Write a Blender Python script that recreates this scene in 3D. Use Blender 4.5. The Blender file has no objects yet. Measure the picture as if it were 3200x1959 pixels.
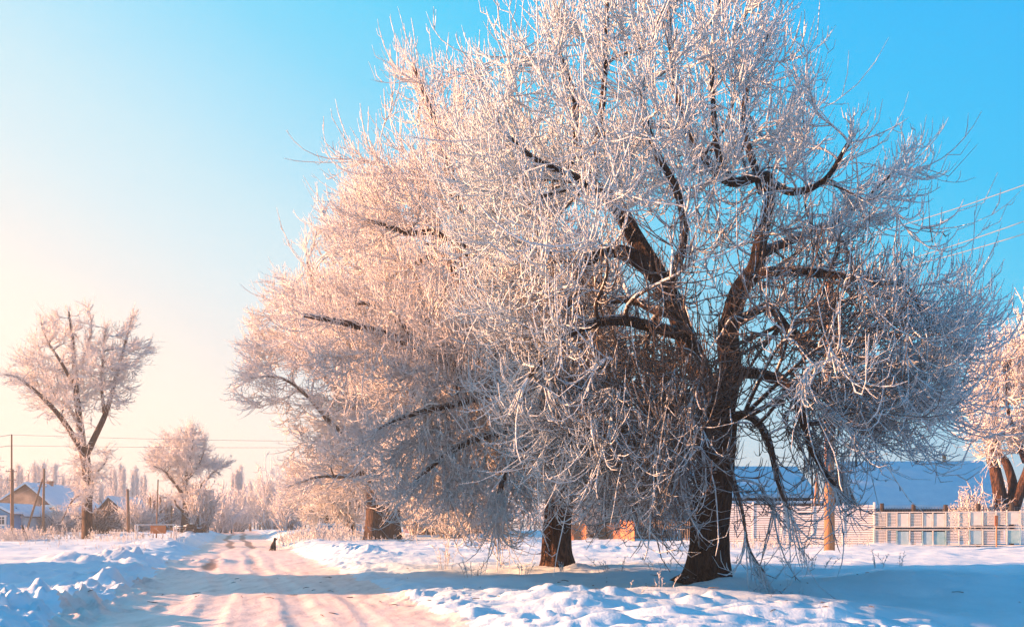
import bpy, bmesh, math, random
import numpy as np
from mathutils import Vector

S = bpy.context.scene
COL = S.collection
F, CX, HY, CZ = 2880.0, 1600.0, 1650.0, 1.4      # focal length in photo pixels, axis column, horizon row, eye height
R = math.radians
SUN_EL, SUN_AZ = R(12.5), R(6.0)   # azimuth: degrees ahead of straight left
EXPO = 2.36

def lin(r, g, b):
    f = lambda c: (c/255/12.92) if c/255 <= .04045 else ((c/255+.055)/1.055)**2.4
    return (f(r), f(g), f(b), 1)

# ------------------------------------------------------------------ noise
def _hash(ix, iy, seed):
    h = (ix.astype(np.int64)*374761393 + iy.astype(np.int64)*668265263 + seed*1274126177) & 0xffffffff
    h = ((h ^ (h >> 13))*1274126177) & 0xffffffff
    return ((h ^ (h >> 16)) & 0xffff)/65535.0
def vnoise(x, y, seed=0):
    x = np.asarray(x, float); y = np.asarray(y, float)
    ix = np.floor(x); iy = np.floor(y); fx = x-ix; fy = y-iy
    fx = fx*fx*fx*(fx*(fx*6-15)+10); fy = fy*fy*fy*(fy*(fy*6-15)+10)
    a = _hash(ix, iy, seed); b = _hash(ix+1, iy, seed); c = _hash(ix, iy+1, seed); d = _hash(ix+1, iy+1, seed)
    return (a*(1-fx)+b*fx)*(1-fy)+(c*(1-fx)+d*fx)*fy
def fbm(x, y, o=4, seed=0):
    t = 0; a = .5; s = 0
    for i in range(o):
        t = t+a*vnoise(x, y, seed+i*17); s += a; a *= .5; x = x*2.03+3.1; y = y*2.03+7.7
    return t/s
def ss(a, b, x):
    t = np.clip((np.asarray(x, float)-a)/(b-a), 0, 1); return t*t*(3-2*t)

# ------------------------------------------------------------------ ground
RC, RS = 0.46, -0.3                                # road centre line X = RC + RS*Y
RCOS = 1/math.sqrt(1+RS*RS)
def road_u(X, Y): return (X-(RC+RS*Y))*RCOS
def blob(X, Y, cx, cy, rx, ry): return np.exp(-((X-cx)/rx)**2-((Y-cy)/ry)**2)
def ground(X, Y, detail=True):
    X = np.asarray(X, float); Y = np.asarray(Y, float)
    u = road_u(X, Y); au = np.abs(u)
    field = .5*ss(12, 60, Y)+.62*ss(60, 120, Y)
    roadz = .05*ss(30, 60, Y)+.85*ss(60, 170, Y)
    m = ss(2.5, 4.6, au)
    z = roadz*(1-m)+field*m
    if not detail: return z
    near = 1-ss(90, 200, np.abs(Y))
    n1 = fbm(X*.16, Y*.3, 4, 3)-.5
    n2 = fbm(X*.9, Y*1.5, 4, 11)-.5
    n3 = fbm(X*3.2, Y*3.6, 3, 23)-.5
    n4 = np.abs(fbm(X*1.6, Y*1.9, 4, 31)-.5)*2
    z = z+m*near*((fbm(X*.33, Y*1.3, 3, 13)-.5)*.2+n1*.5+n2*.13+n3*.04)
    wob = (fbm(X*.35, Y*.35, 3, 41)-.5)
    # ploughed banks with clods
    bl = np.exp(-((u+3.35+wob*1.0)/.75)**2)*(u < 0)
    br = np.exp(-((u-3.2+wob*1.0)/.6)**2)*(u > 0)
    hl = .13+.2*(1-ss(13, 34, Y)); hr = .075+.03*(1-ss(12, 30, Y))
    n5 = fbm(X*3.0, Y*3.4, 3, 37)-.5
    n6 = np.abs(fbm(X*6.5, Y*6.5, 2, 39)-.5)*2
    lump = (.3+.7*n4+.5*n2+.7*n5+.35*n6)*(.4+1.2*fbm(X*.4, Y*.35, 3, 53))
    z = z+near*(bl*hl+br*hr)*lump*1.5
    skirtL = np.exp(-((u+4.8)/1.3)**2)*(u < 0); skirtR = np.exp(-((u-4.4)/1.0)**2)*(u > 0)
    z = z+near*(skirtL*.12+skirtR*.06)*lump
    # single heaps of ploughed snow
    for cx, cy, rx, ry, h in HEAPS:
        b = blob(X, Y, cx, cy, rx, ry)
        z = z+b*h*.62*(.5+.6*n4+.7*n2+.8*n5+.35*n6)
    # cross track at the lower right: ridges that run along X
    t = ss(-1.5, 1.5, X-(Y-13)*.1)*(1-ss(15.5, 17.5, Y))*ss(2, 6, Y)
    rid = np.sin(Y*7.0+2.2*fbm(X*.25, Y*.4, 2, 61)*3)*.5+np.sin(Y*17+fbm(X*.4, Y, 2, 67)*5)*.3
    z = z+t*(rid*.06+n2*.09+n4*.05+(fbm(X*.42, Y*3.0, 3, 63)-.5)*.42+(fbm(X*1.1, Y*7, 2, 64)-.5)*.08)
    tr = t*np.exp(-((Y-13.4-.03*X)/.35)**2)
    z = z+tr*(.03*np.sign(np.sin(X*16))*np.clip(np.abs(np.sin(X*16))*2, 0, 1)-.03)
    # wind drifts round the two big trunks
    for cx, cy in ((4.49, 21.2), (1.37, 28.3)):
        z = z+(.12+.1*n2)*blob(X, Y, cx+.3, cy-.2, 1.5, 1.2)+.16*blob(X, Y, cx+.55, cy-.45, .55, .4)*(.6+.8*n4)
    z = z+.3*blob(X, Y, 9.5, 21.8, 2.6, 1.2)+.22*blob(X, Y, 16.5, 24, 4, 1.5)+.25*blob(X, Y, 6.5, 18.2, 3.5, .8)-.85*ss(3, 10, X)*(1-ss(16.5, 21, Y))*ss(3, 8, Y)+.15*blob(X, Y, 2.5, 16.6, 3.4, .7)*(n4+.4)
    # road surface: ruts, wash-board, ice patches
    r = 1-ss(2.3, 3.0, au)
    mw = .28*np.sin(Y*.11)+.16*np.sin(Y*.31+1)
    for c, w, d in ((-1.05, .22, .034), (.45, .24, .038), (1.35, .14, .012), (-.25, .15, .01), (-1.9, .16, .01)):
        k = .35+1.1*fbm(Y*.12, np.full_like(Y, c*9.0), 3, 71)
        q_ = np.abs(u-c-mw*(.6+.4*abs(c))+(fbm(u*3, Y*1.5, 2, 73)-.5)*.12)/w; z = z-r*near*d*k*np.exp(-q_**4)+r*near*d*.3*k*np.exp(-((q_-1.5)/.35)**2)
    z = z+r*near*((fbm(u*2.2, Y*.22, 4, 83)-.5)*.03+(fbm(X*3.5, Y*3.5, 3, 89)-.5)*.02+(fbm(u*9, Y*.45, 3, 97)-.5)*.022)
    return z
HEAPS = [(-14.2, 33.5, 1.1, 1.4, .75), (-15.8, 33.0, .8, .9, .55), (-17.0, 33.6, .6, .8, .35), (-12.4, 37, 1.2, 1.8, .4),
         (-10.9, 23.0, 1.4, .8, .35), (-13.2, 24.5, 1.0, .9, .42), (-9.9, 27, 1.3, 1.5, .3), (-15, 27, 2.0, 1.2, .3),
         (-7.2, 40.5, .9, 1.2, .5), (-5.9, 38.8, .8, .8, .45), (-8.3, 44, 1.0, 1.5, .35), (-4.5, 37.5, 1.3, .6, .22),
         (-1.5, 17.8, 1.2, .45, .18), (.6, 16.7, 1.7, .4, .12), (3.4, 16.9, 2.4, .3, .1),
         (-20, 52, 2.2, 1.3, .35), (-13, 57, 1.4, .8, .3), (-3, 49, 2.2, .5, .3), (1, 43, 3, .5, .2), (5.2, 46, 1.5, .6, .25), (8, 44, 1.2, .7, .25),
         (-31, 86, 3, 1.5, .5), (-36, 95, 4, 2, .5)]
def gz(x, y): return float(ground(np.array([x]), np.array([y]))[0])
def at(x, y, Y): return np.array([(x-CX)/F*Y, Y, CZ+(HY-y)/F*Y])
def gx(x, Y): return (x-CX)/F*Y
def gp(x, Y, dz=0.0):
    X = gx(x, Y); return np.array([X, Y, gz(X, Y)+dz])

# ------------------------------------------------------------------ mesh helpers
def np_mesh(name, V, Q, mat, attrs=None, smooth=True, extra_mats=(), midx=None):
    V = np.asarray(V, np.float32); Q = np.asarray(Q, np.int32)
    me = bpy.data.meshes.new(name)
    n, k = Q.shape
    me.vertices.add(len(V)); me.vertices.foreach_set('co', V.ravel())
    me.loops.add(n*k); me.loops.foreach_set('vertex_index', Q.ravel())
    me.polygons.add(n); me.polygons.foreach_set('loop_start', np.arange(0, n*k, k, dtype=np.int32))
    try: me.polygons.foreach_set('loop_total', np.full(n, k, np.int32))
    except Exception: pass
    me.polygons.foreach_set('use_smooth', np.full(n, smooth))
    me.materials.append(mat)
    for m in extra_mats: me.materials.append(m)
    if midx is not None: me.polygons.foreach_set('material_index', np.asarray(midx, np.int32))
    for an, av in (attrs or {}).items():
        a = me.attributes.new(an, 'FLOAT', 'POINT'); a.data.foreach_set('value', np.asarray(av, np.float32))
    me.update(calc_edges=True)
    return me
def link(name, me, parent=None):
    o = bpy.data.objects.new(name, me); COL.objects.link(o)
    if parent is not None: o.parent = parent
    return o
def tag(o, label=None, cat=None, group=None, kind=None):
    if label: o['label'] = label
    if cat: o['category'] = cat
    if group: o['group'] = group
    if kind: o['kind'] = kind
    return o
def empty(name, loc, label, cat, group=None, rz=0):
    o = bpy.data.objects.new(name, None); COL.objects.link(o); o.location = loc; o.rotation_euler.z = rz; o.empty_display_size = .3
    return tag(o, label, cat, group)

class MB:
    """collects boxes, bars and prisms in local coordinates"""
    def __init__(s): s.bm = bmesh.new()
    def box(s, c, d, rz=0, bev=0):
        x, y, z = (v/2 for v in d); ca, sa = math.cos(rz), math.sin(rz)
        vs = [s.bm.verts.new((c[0]+a*x*ca-b*y*sa, c[1]+a*x*sa+b*y*ca, c[2]+e*z)) for a, b, e in
              ((-1,-1,-1),(1,-1,-1),(1,1,-1),(-1,1,-1),(-1,-1,1),(1,-1,1),(1,1,1),(-1,1,1))]
        fs = [s.bm.faces.new([vs[i] for i in f]) for f in ((3,2,1,0),(4,5,6,7),(0,1,5,4),(1,2,6,5),(2,3,7,6),(3,0,4,7))]
        if bev: bmesh.ops.bevel(s.bm, geom=list({e for f in fs for e in f.edges}), offset=bev, segments=2, affect='EDGES')
        return s
    def prism(s, pts, d):
        """pts: list of 3-D points of a planar outline; d: extrusion vector"""
        a = [s.bm.verts.new(p) for p in pts]; b = [s.bm.verts.new(tuple(p[i]+d[i] for i in range(3))) for p in pts]
        s.bm.faces.new(a[::-1]); s.bm.faces.new(b); n = len(a)
        for i in range(n): s.bm.faces.new((a[i], a[(i+1) % n], b[(i+1) % n], b[i]))
        return s
    def bar(s, p, q, r0, r1=None, n=8):
        r1 = r0 if r1 is None else r1
        p = Vector(p); q = Vector(q); t = (q-p).normalized()
        a = t.orthogonal().normalized(); b = t.cross(a)
        A = []; B = []
        for i in range(n):
            w = 2*math.pi*i/n; o = a*math.cos(w)+b*math.sin(w)
            A.append(s.bm.verts.new(p+o*r0)); B.append(s.bm.verts.new(q+o*r1))
        for i in range(n): s.bm.faces.new((A[i], A[(i+1) % n], B[(i+1) % n], B[i]))
        s.bm.faces.new(A[::-1]); s.bm.faces.new(B)
        return s
    def build(s, name, mat, parent=None, smooth=False):
        me = bpy.data.meshes.new(name)
        bmesh.ops.recalc_face_normals(s.bm, faces=s.bm.faces[:])
        s.bm.to_mesh(me); s.bm.free()
        me.materials.append(mat)
        if smooth:
            for p in me.polygons: p.use_smooth = True
        return link(name, me, parent)

# ------------------------------------------------------------------ materials
def new_mat(name):
    m = bpy.data.materials.new(name); m.use_nodes = True
    nt = m.node_tree; return m, nt, nt.nodes['Principled BSDF'], nt.nodes['Material Output']
def N(nt, t, **kw):
    n = nt.nodes.new(t)
    for k, v in kw.items(): setattr(n, k, v)
    return n
def noise(nt, scale, detail=3, rough=.55, vec=None, stretch=None):
    n = N(nt, 'ShaderNodeTexNoise'); n.inputs['Scale'].default_value = scale; n.inputs['Detail'].default_value = detail; n.inputs['Roughness'].default_value = rough
    if vec is None: vec = N(nt, 'ShaderNodeNewGeometry').outputs['Position'] if stretch == 'world' else N(nt, 'ShaderNodeTexCoord').outputs['Object']
    if isinstance(stretch, tuple):
        mp = N(nt, 'ShaderNodeMapping'); mp.inputs['Scale'].default_value = stretch; nt.links.new(vec, mp.inputs['Vector']); vec = mp.outputs['Vector']
    nt.links.new(vec, n.inputs['Vector']); return n.outputs['Fac']
def ramp(nt, fac, stops):
    r = N(nt, 'ShaderNodeValToRGB'); e = r.color_ramp.elements
    while len(e) < len(stops): e.new(.5)
    for i, (p, c) in enumerate(stops): e[i].position = p; e[i].color = c if len(c) == 4 else (*c, 1)
    nt.links.new(fac, r.inputs['Fac']); return r.outputs['Color']
def mth(nt, op, a, b=None, c=None):
    n = N(nt, 'ShaderNodeMath', operation=op)
    for i, v in enumerate((a, b, c)):
        if v is None: continue
        if isinstance(v, (int, float)): n.inputs[i].default_value = v
        else: nt.links.new(v, n.inputs[i])
    return n.outputs[0]
def mix(nt, fac, a, b, blend='MIX'):
    n = N(nt, 'ShaderNodeMix', data_type='RGBA', blend_type=blend)
    for i, v in ((0, fac), (6, a), (7, b)):
        if isinstance(v, (int, float)): n.inputs[i].default_value = v
        elif isinstance(v, tuple): n.inputs[i].default_value = v if len(v) == 4 else (*v, 1)
        else: nt.links.new(v, n.inputs[i])
    return n.outputs[2]
def bump(nt, b, h, strength, dist):
    n = N(nt, 'ShaderNodeBump'); n.inputs['Strength'].default_value = strength; n.inputs['Distance'].default_value = dist
    nt.links.new(h, n.inputs['Height']); nt.links.new(n.outputs['Normal'], b.inputs['Normal'])
def plain(name, c1, c2, scale=6, rough=.8, stretch=None, bs=.4, bd=.01, metal=0):
    m, nt, b, o = new_mat(name)
    f = noise(nt, scale, 4, .6, stretch=stretch)
    nt.links.new(ramp(nt, f, [(.3, c1), (.7, c2)]), b.inputs['Base Color'])
    b.inputs['Roughness'].default_value = rough; b.inputs['Metallic'].default_value = metal; b.inputs['Specular IOR Level'].default_value = .3
    if bs: bump(nt, b, f, bs, bd)
    return m
def attr(nt, name): 
    a = N(nt, 'ShaderNodeAttribute', attribute_name=name); return a.outputs['Fac']

def tree_mat(name, bark1, bark2, frost, lo=.3, hi=.6):
    m, nt, b, o = new_mat(name)
    geo = N(nt, 'ShaderNodeNewGeometry')
    sx = N(nt, 'ShaderNodeSeparateXYZ'); nt.links.new(geo.outputs['Normal'], sx.inputs[0])
    n1 = noise(nt, 9, 2, .6, vec=geo.outputs['Position'])
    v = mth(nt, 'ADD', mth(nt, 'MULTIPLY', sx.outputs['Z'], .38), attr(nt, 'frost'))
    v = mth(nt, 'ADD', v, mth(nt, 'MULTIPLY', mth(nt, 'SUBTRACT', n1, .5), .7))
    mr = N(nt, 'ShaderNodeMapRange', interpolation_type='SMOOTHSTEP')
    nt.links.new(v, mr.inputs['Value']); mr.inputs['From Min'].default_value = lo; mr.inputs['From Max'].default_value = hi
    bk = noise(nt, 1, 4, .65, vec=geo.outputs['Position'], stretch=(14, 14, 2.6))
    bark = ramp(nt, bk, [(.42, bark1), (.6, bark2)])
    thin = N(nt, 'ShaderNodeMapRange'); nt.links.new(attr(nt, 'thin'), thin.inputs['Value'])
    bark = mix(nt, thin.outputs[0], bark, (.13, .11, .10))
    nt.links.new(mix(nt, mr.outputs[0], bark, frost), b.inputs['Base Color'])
    b.inputs['Roughness'].default_value = .75; b.inputs['Specular IOR Level'].default_value = .15
    bump(nt, b, bk, 1.0, .16)
    return m
FROST = (.70, .80, .86)
M_TREE = tree_mat('bark_hoarfrost', (.004, .003, .003), (.055, .032, .023), FROST)
M_TREE_FINE = tree_mat('bark_fine_hoarfrost', (.03, .018, .014), (.12, .065, .045), (.88, .86, .85))
M_WEED = tree_mat('dry_stem_frost', (.12, .07, .04), (.25, .15, .09), (.78, .78, .78), .1, .5)

def snow_mat(name, dirt=False):
    m, nt, b, o = new_mat(name)
    geo = N(nt, 'ShaderNodeNewGeometry'); pos = geo.outputs['Position']
    f1 = noise(nt, 1.3, 5, .6, vec=pos); f2 = noise(nt, 17, 4, .7, vec=pos)
    if dirt:
        st = noise(nt, 1, 5, .7, vec=pos, stretch=(3.0, .5, 1))
        col = ramp(nt, st, [(.32, (.52, .45, .42)), (.46, (.72, .63, .58)), (.7, (.82, .74, .69))])
        d = attr(nt, 'dirt'); br = noise(nt, 1, 5, .7, vec=pos, stretch=(5, 1.1, 1))
        dm = N(nt, 'ShaderNodeMapRange', interpolation_type='SMOOTHSTEP')
        nt.links.new(mth(nt, 'ADD', d, mth(nt, 'MULTIPLY', mth(nt, 'SUBTRACT', br, .5), 1.1)), dm.inputs['Value'])
        dm.inputs['From Min'].default_value = .3; dm.inputs['From Max'].default_value = .8
        col = mix(nt, dm.outputs[0], col, (.2, .13, .1))
    else:
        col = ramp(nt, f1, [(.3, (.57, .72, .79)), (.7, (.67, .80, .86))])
    nt.links.new(col, b.inputs['Base Color'])
    b.inputs['Roughness'].default_value = .6 if not dirt else .5
    b.inputs['Specular IOR Level'].default_value = .25
    h = mth(nt, 'ADD', mth(nt, 'MULTIPLY', f1, .6), mth(nt, 'MULTIPLY', f2, .25))
    bump(nt, b, h, .8, .06)
    return m
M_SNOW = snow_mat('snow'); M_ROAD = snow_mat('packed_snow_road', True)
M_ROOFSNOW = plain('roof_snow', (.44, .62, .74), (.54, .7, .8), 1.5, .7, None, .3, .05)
M_POLE = plain('weathered_pole_wood', (.12, .075, .05), (.26, .16, .1), 1, .85, (25, 25, 1.2), .6, .01)
M_POLE_ORANGE = plain('bare_pole_wood', (.22, .12, .065), (.42, .25, .14), 1, .85, (25, 25, 1.2), .6, .01)
M_WIRE = plain('wire', (.3, .29, .29), (.42, .4, .4), 5, .6, None, 0)
M_FROSTWIRE = plain('frosted_wire', (.16, .17, .18), (.24, .24, .25), 5, .7, None, 0)
M_BROWN = plain('brown_boards', (.06, .035, .028), (.11, .064, .048), 1, .85, (7, 7, .4), .5, .02)
M_BEIGE = plain('beige_plaster', (.2, .15, .12), (.3, .23, .18), 3, .9)
M_BLUE = plain('blue_paint', (.03, .22, .42), (.05, .32, .55), 4, .6)
M_PALEBLUE = plain('pale_blue_paint', (.3, .48, .55), (.45, .6, .65), 4, .6)
M_GLASS = plain('dark_window_glass', (.03, .05, .06), (.06, .09, .11), 2, .12, None, 0)
M_WHITEWALL = plain('white_paint', (.62, .6, .58), (.76, .73, .7), 3, .7, None, .2)
M_SIDING = plain('white_fence_siding', (.66, .67, .68), (.78, .78, .78), 1, .7, (.8, .8, 6), .2)
M_CREAM = plain('cream_metal', (.62, .6, .54), (.78, .76, .70), 3.5, .6, None, .2)
M_SKYPANEL = plain('worn_light_blue_metal', (.2, .42, .48), (.42, .58, .6), 4, .6, None, .2)
M_GREYWOOD = plain('grey_picket_wood', (.07, .06, .055), (.16, .135, .12), 1, .9, (20, 20, 1.2), .5)
M_REDWOOD = plain('rusty_red_boards', (.3, .12, .06), (.46, .22, .12), 1, .85, (9, 9, .8), .5)
M_DARK = plain('dark_timber', (.025, .022, .02), (.06, .05, .045), 5, .9)
M_RUST = plain('orange_painted_panel', (.55, .14, .04), (.75, .24, .09), 3, .6, None, .2)
M_PIPE = plain('rusty_pipe', (.14, .09, .07), (.3, .2, .16), 9, .7)
M_FUR = plain('black_fur', (.006, .006, .007), (.025, .021, .02), 40, .8, None, .7, .02)
M_BRICK = plain('brick_chimney', (.28, .13, .08), (.42, .22, .15), 9, .9)

# ------------------------------------------------------------------ ground meshes
def axis_y():
    ys = [9.0]
    while ys[-1] < 900: ys.append(ys[-1]+.055+.0062*max(0, ys[-1]-10))
    b = [9.0]; d = .15
    while b[-1] > -70: d *= 1.18; b.append(b[-1]-d)
    return np.array(b[:0:-1]+ys)
def axis_x():
    p = [0.0]
    while p[-1] < 900: p.append(p[-1]+.06+.0115*max(0, p[-1]-7))
    return np.array([-v for v in p[:0:-1]]+p)
def build_ground():
    xs, ys = axis_x(), axis_y()
    X, Y = np.meshgrid(xs, ys)
    Z = ground(X, Y)
    u = road_u(X, Y)
    V = np.stack([X, Y, Z], -1).reshape(-1, 3)
    ny, nx = X.shape
    i = np.arange(ny*nx).reshape(ny, nx)
    Q = np.stack([i[:-1, :-1], i[:-1, 1:], i[1:, 1:], i[1:, :-1]], -1).reshape(-1, 4)
    edge = 2.75+(fbm(X*.8, Y*.8, 3, 101)-.5)*.8
    mk = (np.abs(u) < edge)
    qm = mk.reshape(-1)[Q].mean(1) > .5
    mw = .28*np.sin(Y*.11)+.16*np.sin(Y*.31+1)
    dirt = np.zeros_like(X)
    for c, a in ((-1.05, 1), (.45, 1)):
        g = np.exp(-((u-c-mw*(.6+.4*abs(c)))/.33)**2)
        far = ss(56, 68, Y)*.95*(1-ss(130, 180, Y))
        nearw = .36*ss(26, 33, Y)*(1-ss(46, 54, Y))+.14
        if c < 0: nearw = nearw+.62*np.exp(-((Y-33.8)/2.1)**2)
        dirt += g*(far+nearw)
    dirt = dirt.reshape(-1)
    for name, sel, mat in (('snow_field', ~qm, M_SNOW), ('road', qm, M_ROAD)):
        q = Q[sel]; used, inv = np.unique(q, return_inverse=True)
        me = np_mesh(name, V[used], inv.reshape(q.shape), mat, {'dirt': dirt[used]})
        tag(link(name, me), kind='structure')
build_ground()

# ------------------------------------------------------------------ tubes (vectorised)
def nrm(v): return v/np.maximum(np.linalg.norm(v, axis=-1, keepdims=True), 1e-9)
class Tubes:
    def __init__(s): s.V = []; s.Q = []; s.A = []; s.H = []; s.n = 0
    def add(s, P, Rr, fr, m=4, rng=None, ridges=0.0):
        """P (n,k,3) polylines, Rr (n,k) radii, fr (n,) or (n,k) frost"""
        n, k, _ = P.shape
        T = np.empty_like(P); T[:, 1:-1] = P[:, 2:]-P[:, :-2]; T[:, 0] = P[:, 1]-P[:, 0]; T[:, -1] = P[:, -1]-P[:, -2]
        T = nrm(T)
        ref = nrm(P[:, -1]-P[:, 0]); ax = np.zeros_like(ref); ax[np.arange(n), np.argmin(np.abs(ref), axis=1)] = 1
        a = nrm(np.cross(ref, ax))
        Nn = np.empty_like(P); cur = a
        for j in range(k):
            cur = nrm(cur-(cur*T[:, j]).sum(-1, keepdims=True)*T[:, j]); Nn[:, j] = cur
        B = np.cross(T, Nn)
        w = np.arange(m)*2*np.pi/m
        rad = np.repeat(Rr[:, :, None], m, 2)
        if ridges:
            L = np.cumsum(np.concatenate([np.zeros((n, 1)), np.linalg.norm(np.diff(P, axis=1), axis=-1)], 1), 1)
            W = np.broadcast_to(np.cos(w)[None, None], rad.shape); W2 = np.broadcast_to(np.sin(w)[None, None], rad.shape)
            rad = rad*(1+ridges*2*(fbm(W*3.6+W2*1.3+5, W2*3.6-W*.9+L[:, :, None]*.6+9, 4, 7)-.5))
        V = P[:, :, None]+rad[..., None]*(np.cos(w)[None, None, :, None]*Nn[:, :, None]+np.sin(w)[None, None, :, None]*B[:, :, None])
        idx = np.arange(n*k*m).reshape(n, k, m)+s.n
        nx = np.roll(idx, -1, 2)
        Q = np.stack([idx[:, :-1], nx[:, :-1], nx[:, 1:], idx[:, 1:]], -1).reshape(-1, 4)
        fr = np.asarray(fr, float)
        if fr.ndim == 1: fr = np.repeat(fr[:, None], k, 1)
        s.V.append(V.reshape(-1, 3)); s.Q.append(Q); s.A.append(np.repeat(fr[:, :, None], m, 2).reshape(-1)); s.H.append(np.repeat(np.clip((.05-Rr)/.03, 0, 1)[:, :, None], m, 2).reshape(-1)); s.n += n*k*m
    def mesh(s, name, mat, origin=(0, 0, 0)):
        V = np.concatenate(s.V)-np.asarray(origin)
        return np_mesh(name, V, np.concatenate(s.Q), mat, {'frost': np.concatenate(s.A), 'thin': np.concatenate(s.H)})

def catmull(pts, per=8):
    p = np.asarray(pts, float); p = np.vstack([2*p[0]-p[1], p, 2*p[-1]-p[-2]]); out = []
    for i in range(1, len(p)-2):
        for t in np.arange(per)/per:
            out.append(.5*(2*p[i]+(p[i+1]-p[i-1])*t+(2*p[i-1]-5*p[i]+4*p[i+1]-p[i+2])*t*t+(3*p[i]-p[i-1]-3*p[i+1]+p[i+2])*t**3))
    out.append(p[-2]); return np.array(out)

def hermite(p0, m0, p1, m1, k):
    t = np.linspace(0, 1, k)[None, :, None]
    return (2*t**3-3*t**2+1)*p0[:, None]+(t**3-2*t**2+t)*m0[:, None]+(-2*t**3+3*t**2)*p1[:, None]+(t**3-t**2)*m1[:, None]
def wiggle(P, amp, rng):
    n, k, _ = P.shape
    L = np.linalg.norm(P[:, -1]-P[:, 0], axis=-1)[:, None, None]
    t = np.linspace(0, 1, k)[None, :, None]
    w = 0
    for f in (1, 2, 3): w = w+rng.normal(size=(n, 1, 3))/f*np.sin(np.pi*t*f)
    return P+w*amp*L
def cloud(P, Rr):
    T = np.gradient(P, axis=1); return P.reshape(-1, 3), nrm(T).reshape(-1, 3), Rr.reshape(-1)

def sample_poly(poly, n, rng, D, sy, maxd, erode=0.0, flat=1.0, clump=.5):
    """points in the crown: outline in photo pixels, distance D, depth half-thickness grows away from the outline"""
    pl = np.asarray(poly, float); a = pl; b = np.roll(pl, -1, 0)
    lo, hi = pl.min(0), pl.max(0); out = []
    while sum(len(o) for o in out) < n:
        p = rng.uniform(lo, hi, (4000, 2))
        ins = np.zeros(len(p), bool)
        for (x1, y1), (x2, y2) in zip(a, b):
            c = ((y1 > p[:, 1]) != (y2 > p[:, 1])) & (p[:, 0] < (x2-x1)*(p[:, 1]-y1)/((y2-y1) if y2 != y1 else 1e-9)+x1); ins ^= c
        p = p[ins]
        ab = b-a; ap = p[:, None]-a[None]
        t = np.clip((ap*ab).sum(-1)/np.maximum((ab*ab).sum(-1), 1e-9), 0, 1)
        d = np.linalg.norm(ap-t[..., None]*ab, axis=-1).min(1)*D/F
        k = d > min(erode, .45*d.max()); p = p[k]; d = d[k]
        th = np.minimum(maxd, np.sqrt(np.maximum(d, 0)*maxd*1.3)*flat+.15)
        w = rng.uniform(0, 1, len(p)) < th/maxd
        p = p[w]; th = th[w]
        y = D+sy+rng.uniform(-1, 1, len(p))*th
        o = np.stack([(p[:, 0]-CX)/F*y, y, CZ+(HY-p[:, 1])/F*y], -1); c = 1.0/(.3*maxd)
        nz = .5*vnoise(o[:, 0]*c, o[:, 2]*c, 3)+.5*vnoise(o[:, 1]*c+o[:, 0]*c*.5, o[:, 2]*c*1.1+7, 4)
        out.append(o[nz > clump-.2+.3*rng.uniform(0, 1, len(o))])
    return np.concatenate(out)[:n]

def attach(T, S, St, Sr, up=.4, down=.0, rng=None, self_pen=0):
    res = np.empty(len(T), int)
    for i in range(0, len(T), 400):
        d = T[i:i+400, None]-S[None]
        c = np.linalg.norm(d, axis=-1)+up*np.maximum(0, -d[..., 2])+down*np.maximum(0, d[..., 2])
        along = (d*St[None]).sum(-1); c = c-.25*along
        res[i:i+400] = c.argmin(1)
    return res

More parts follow.
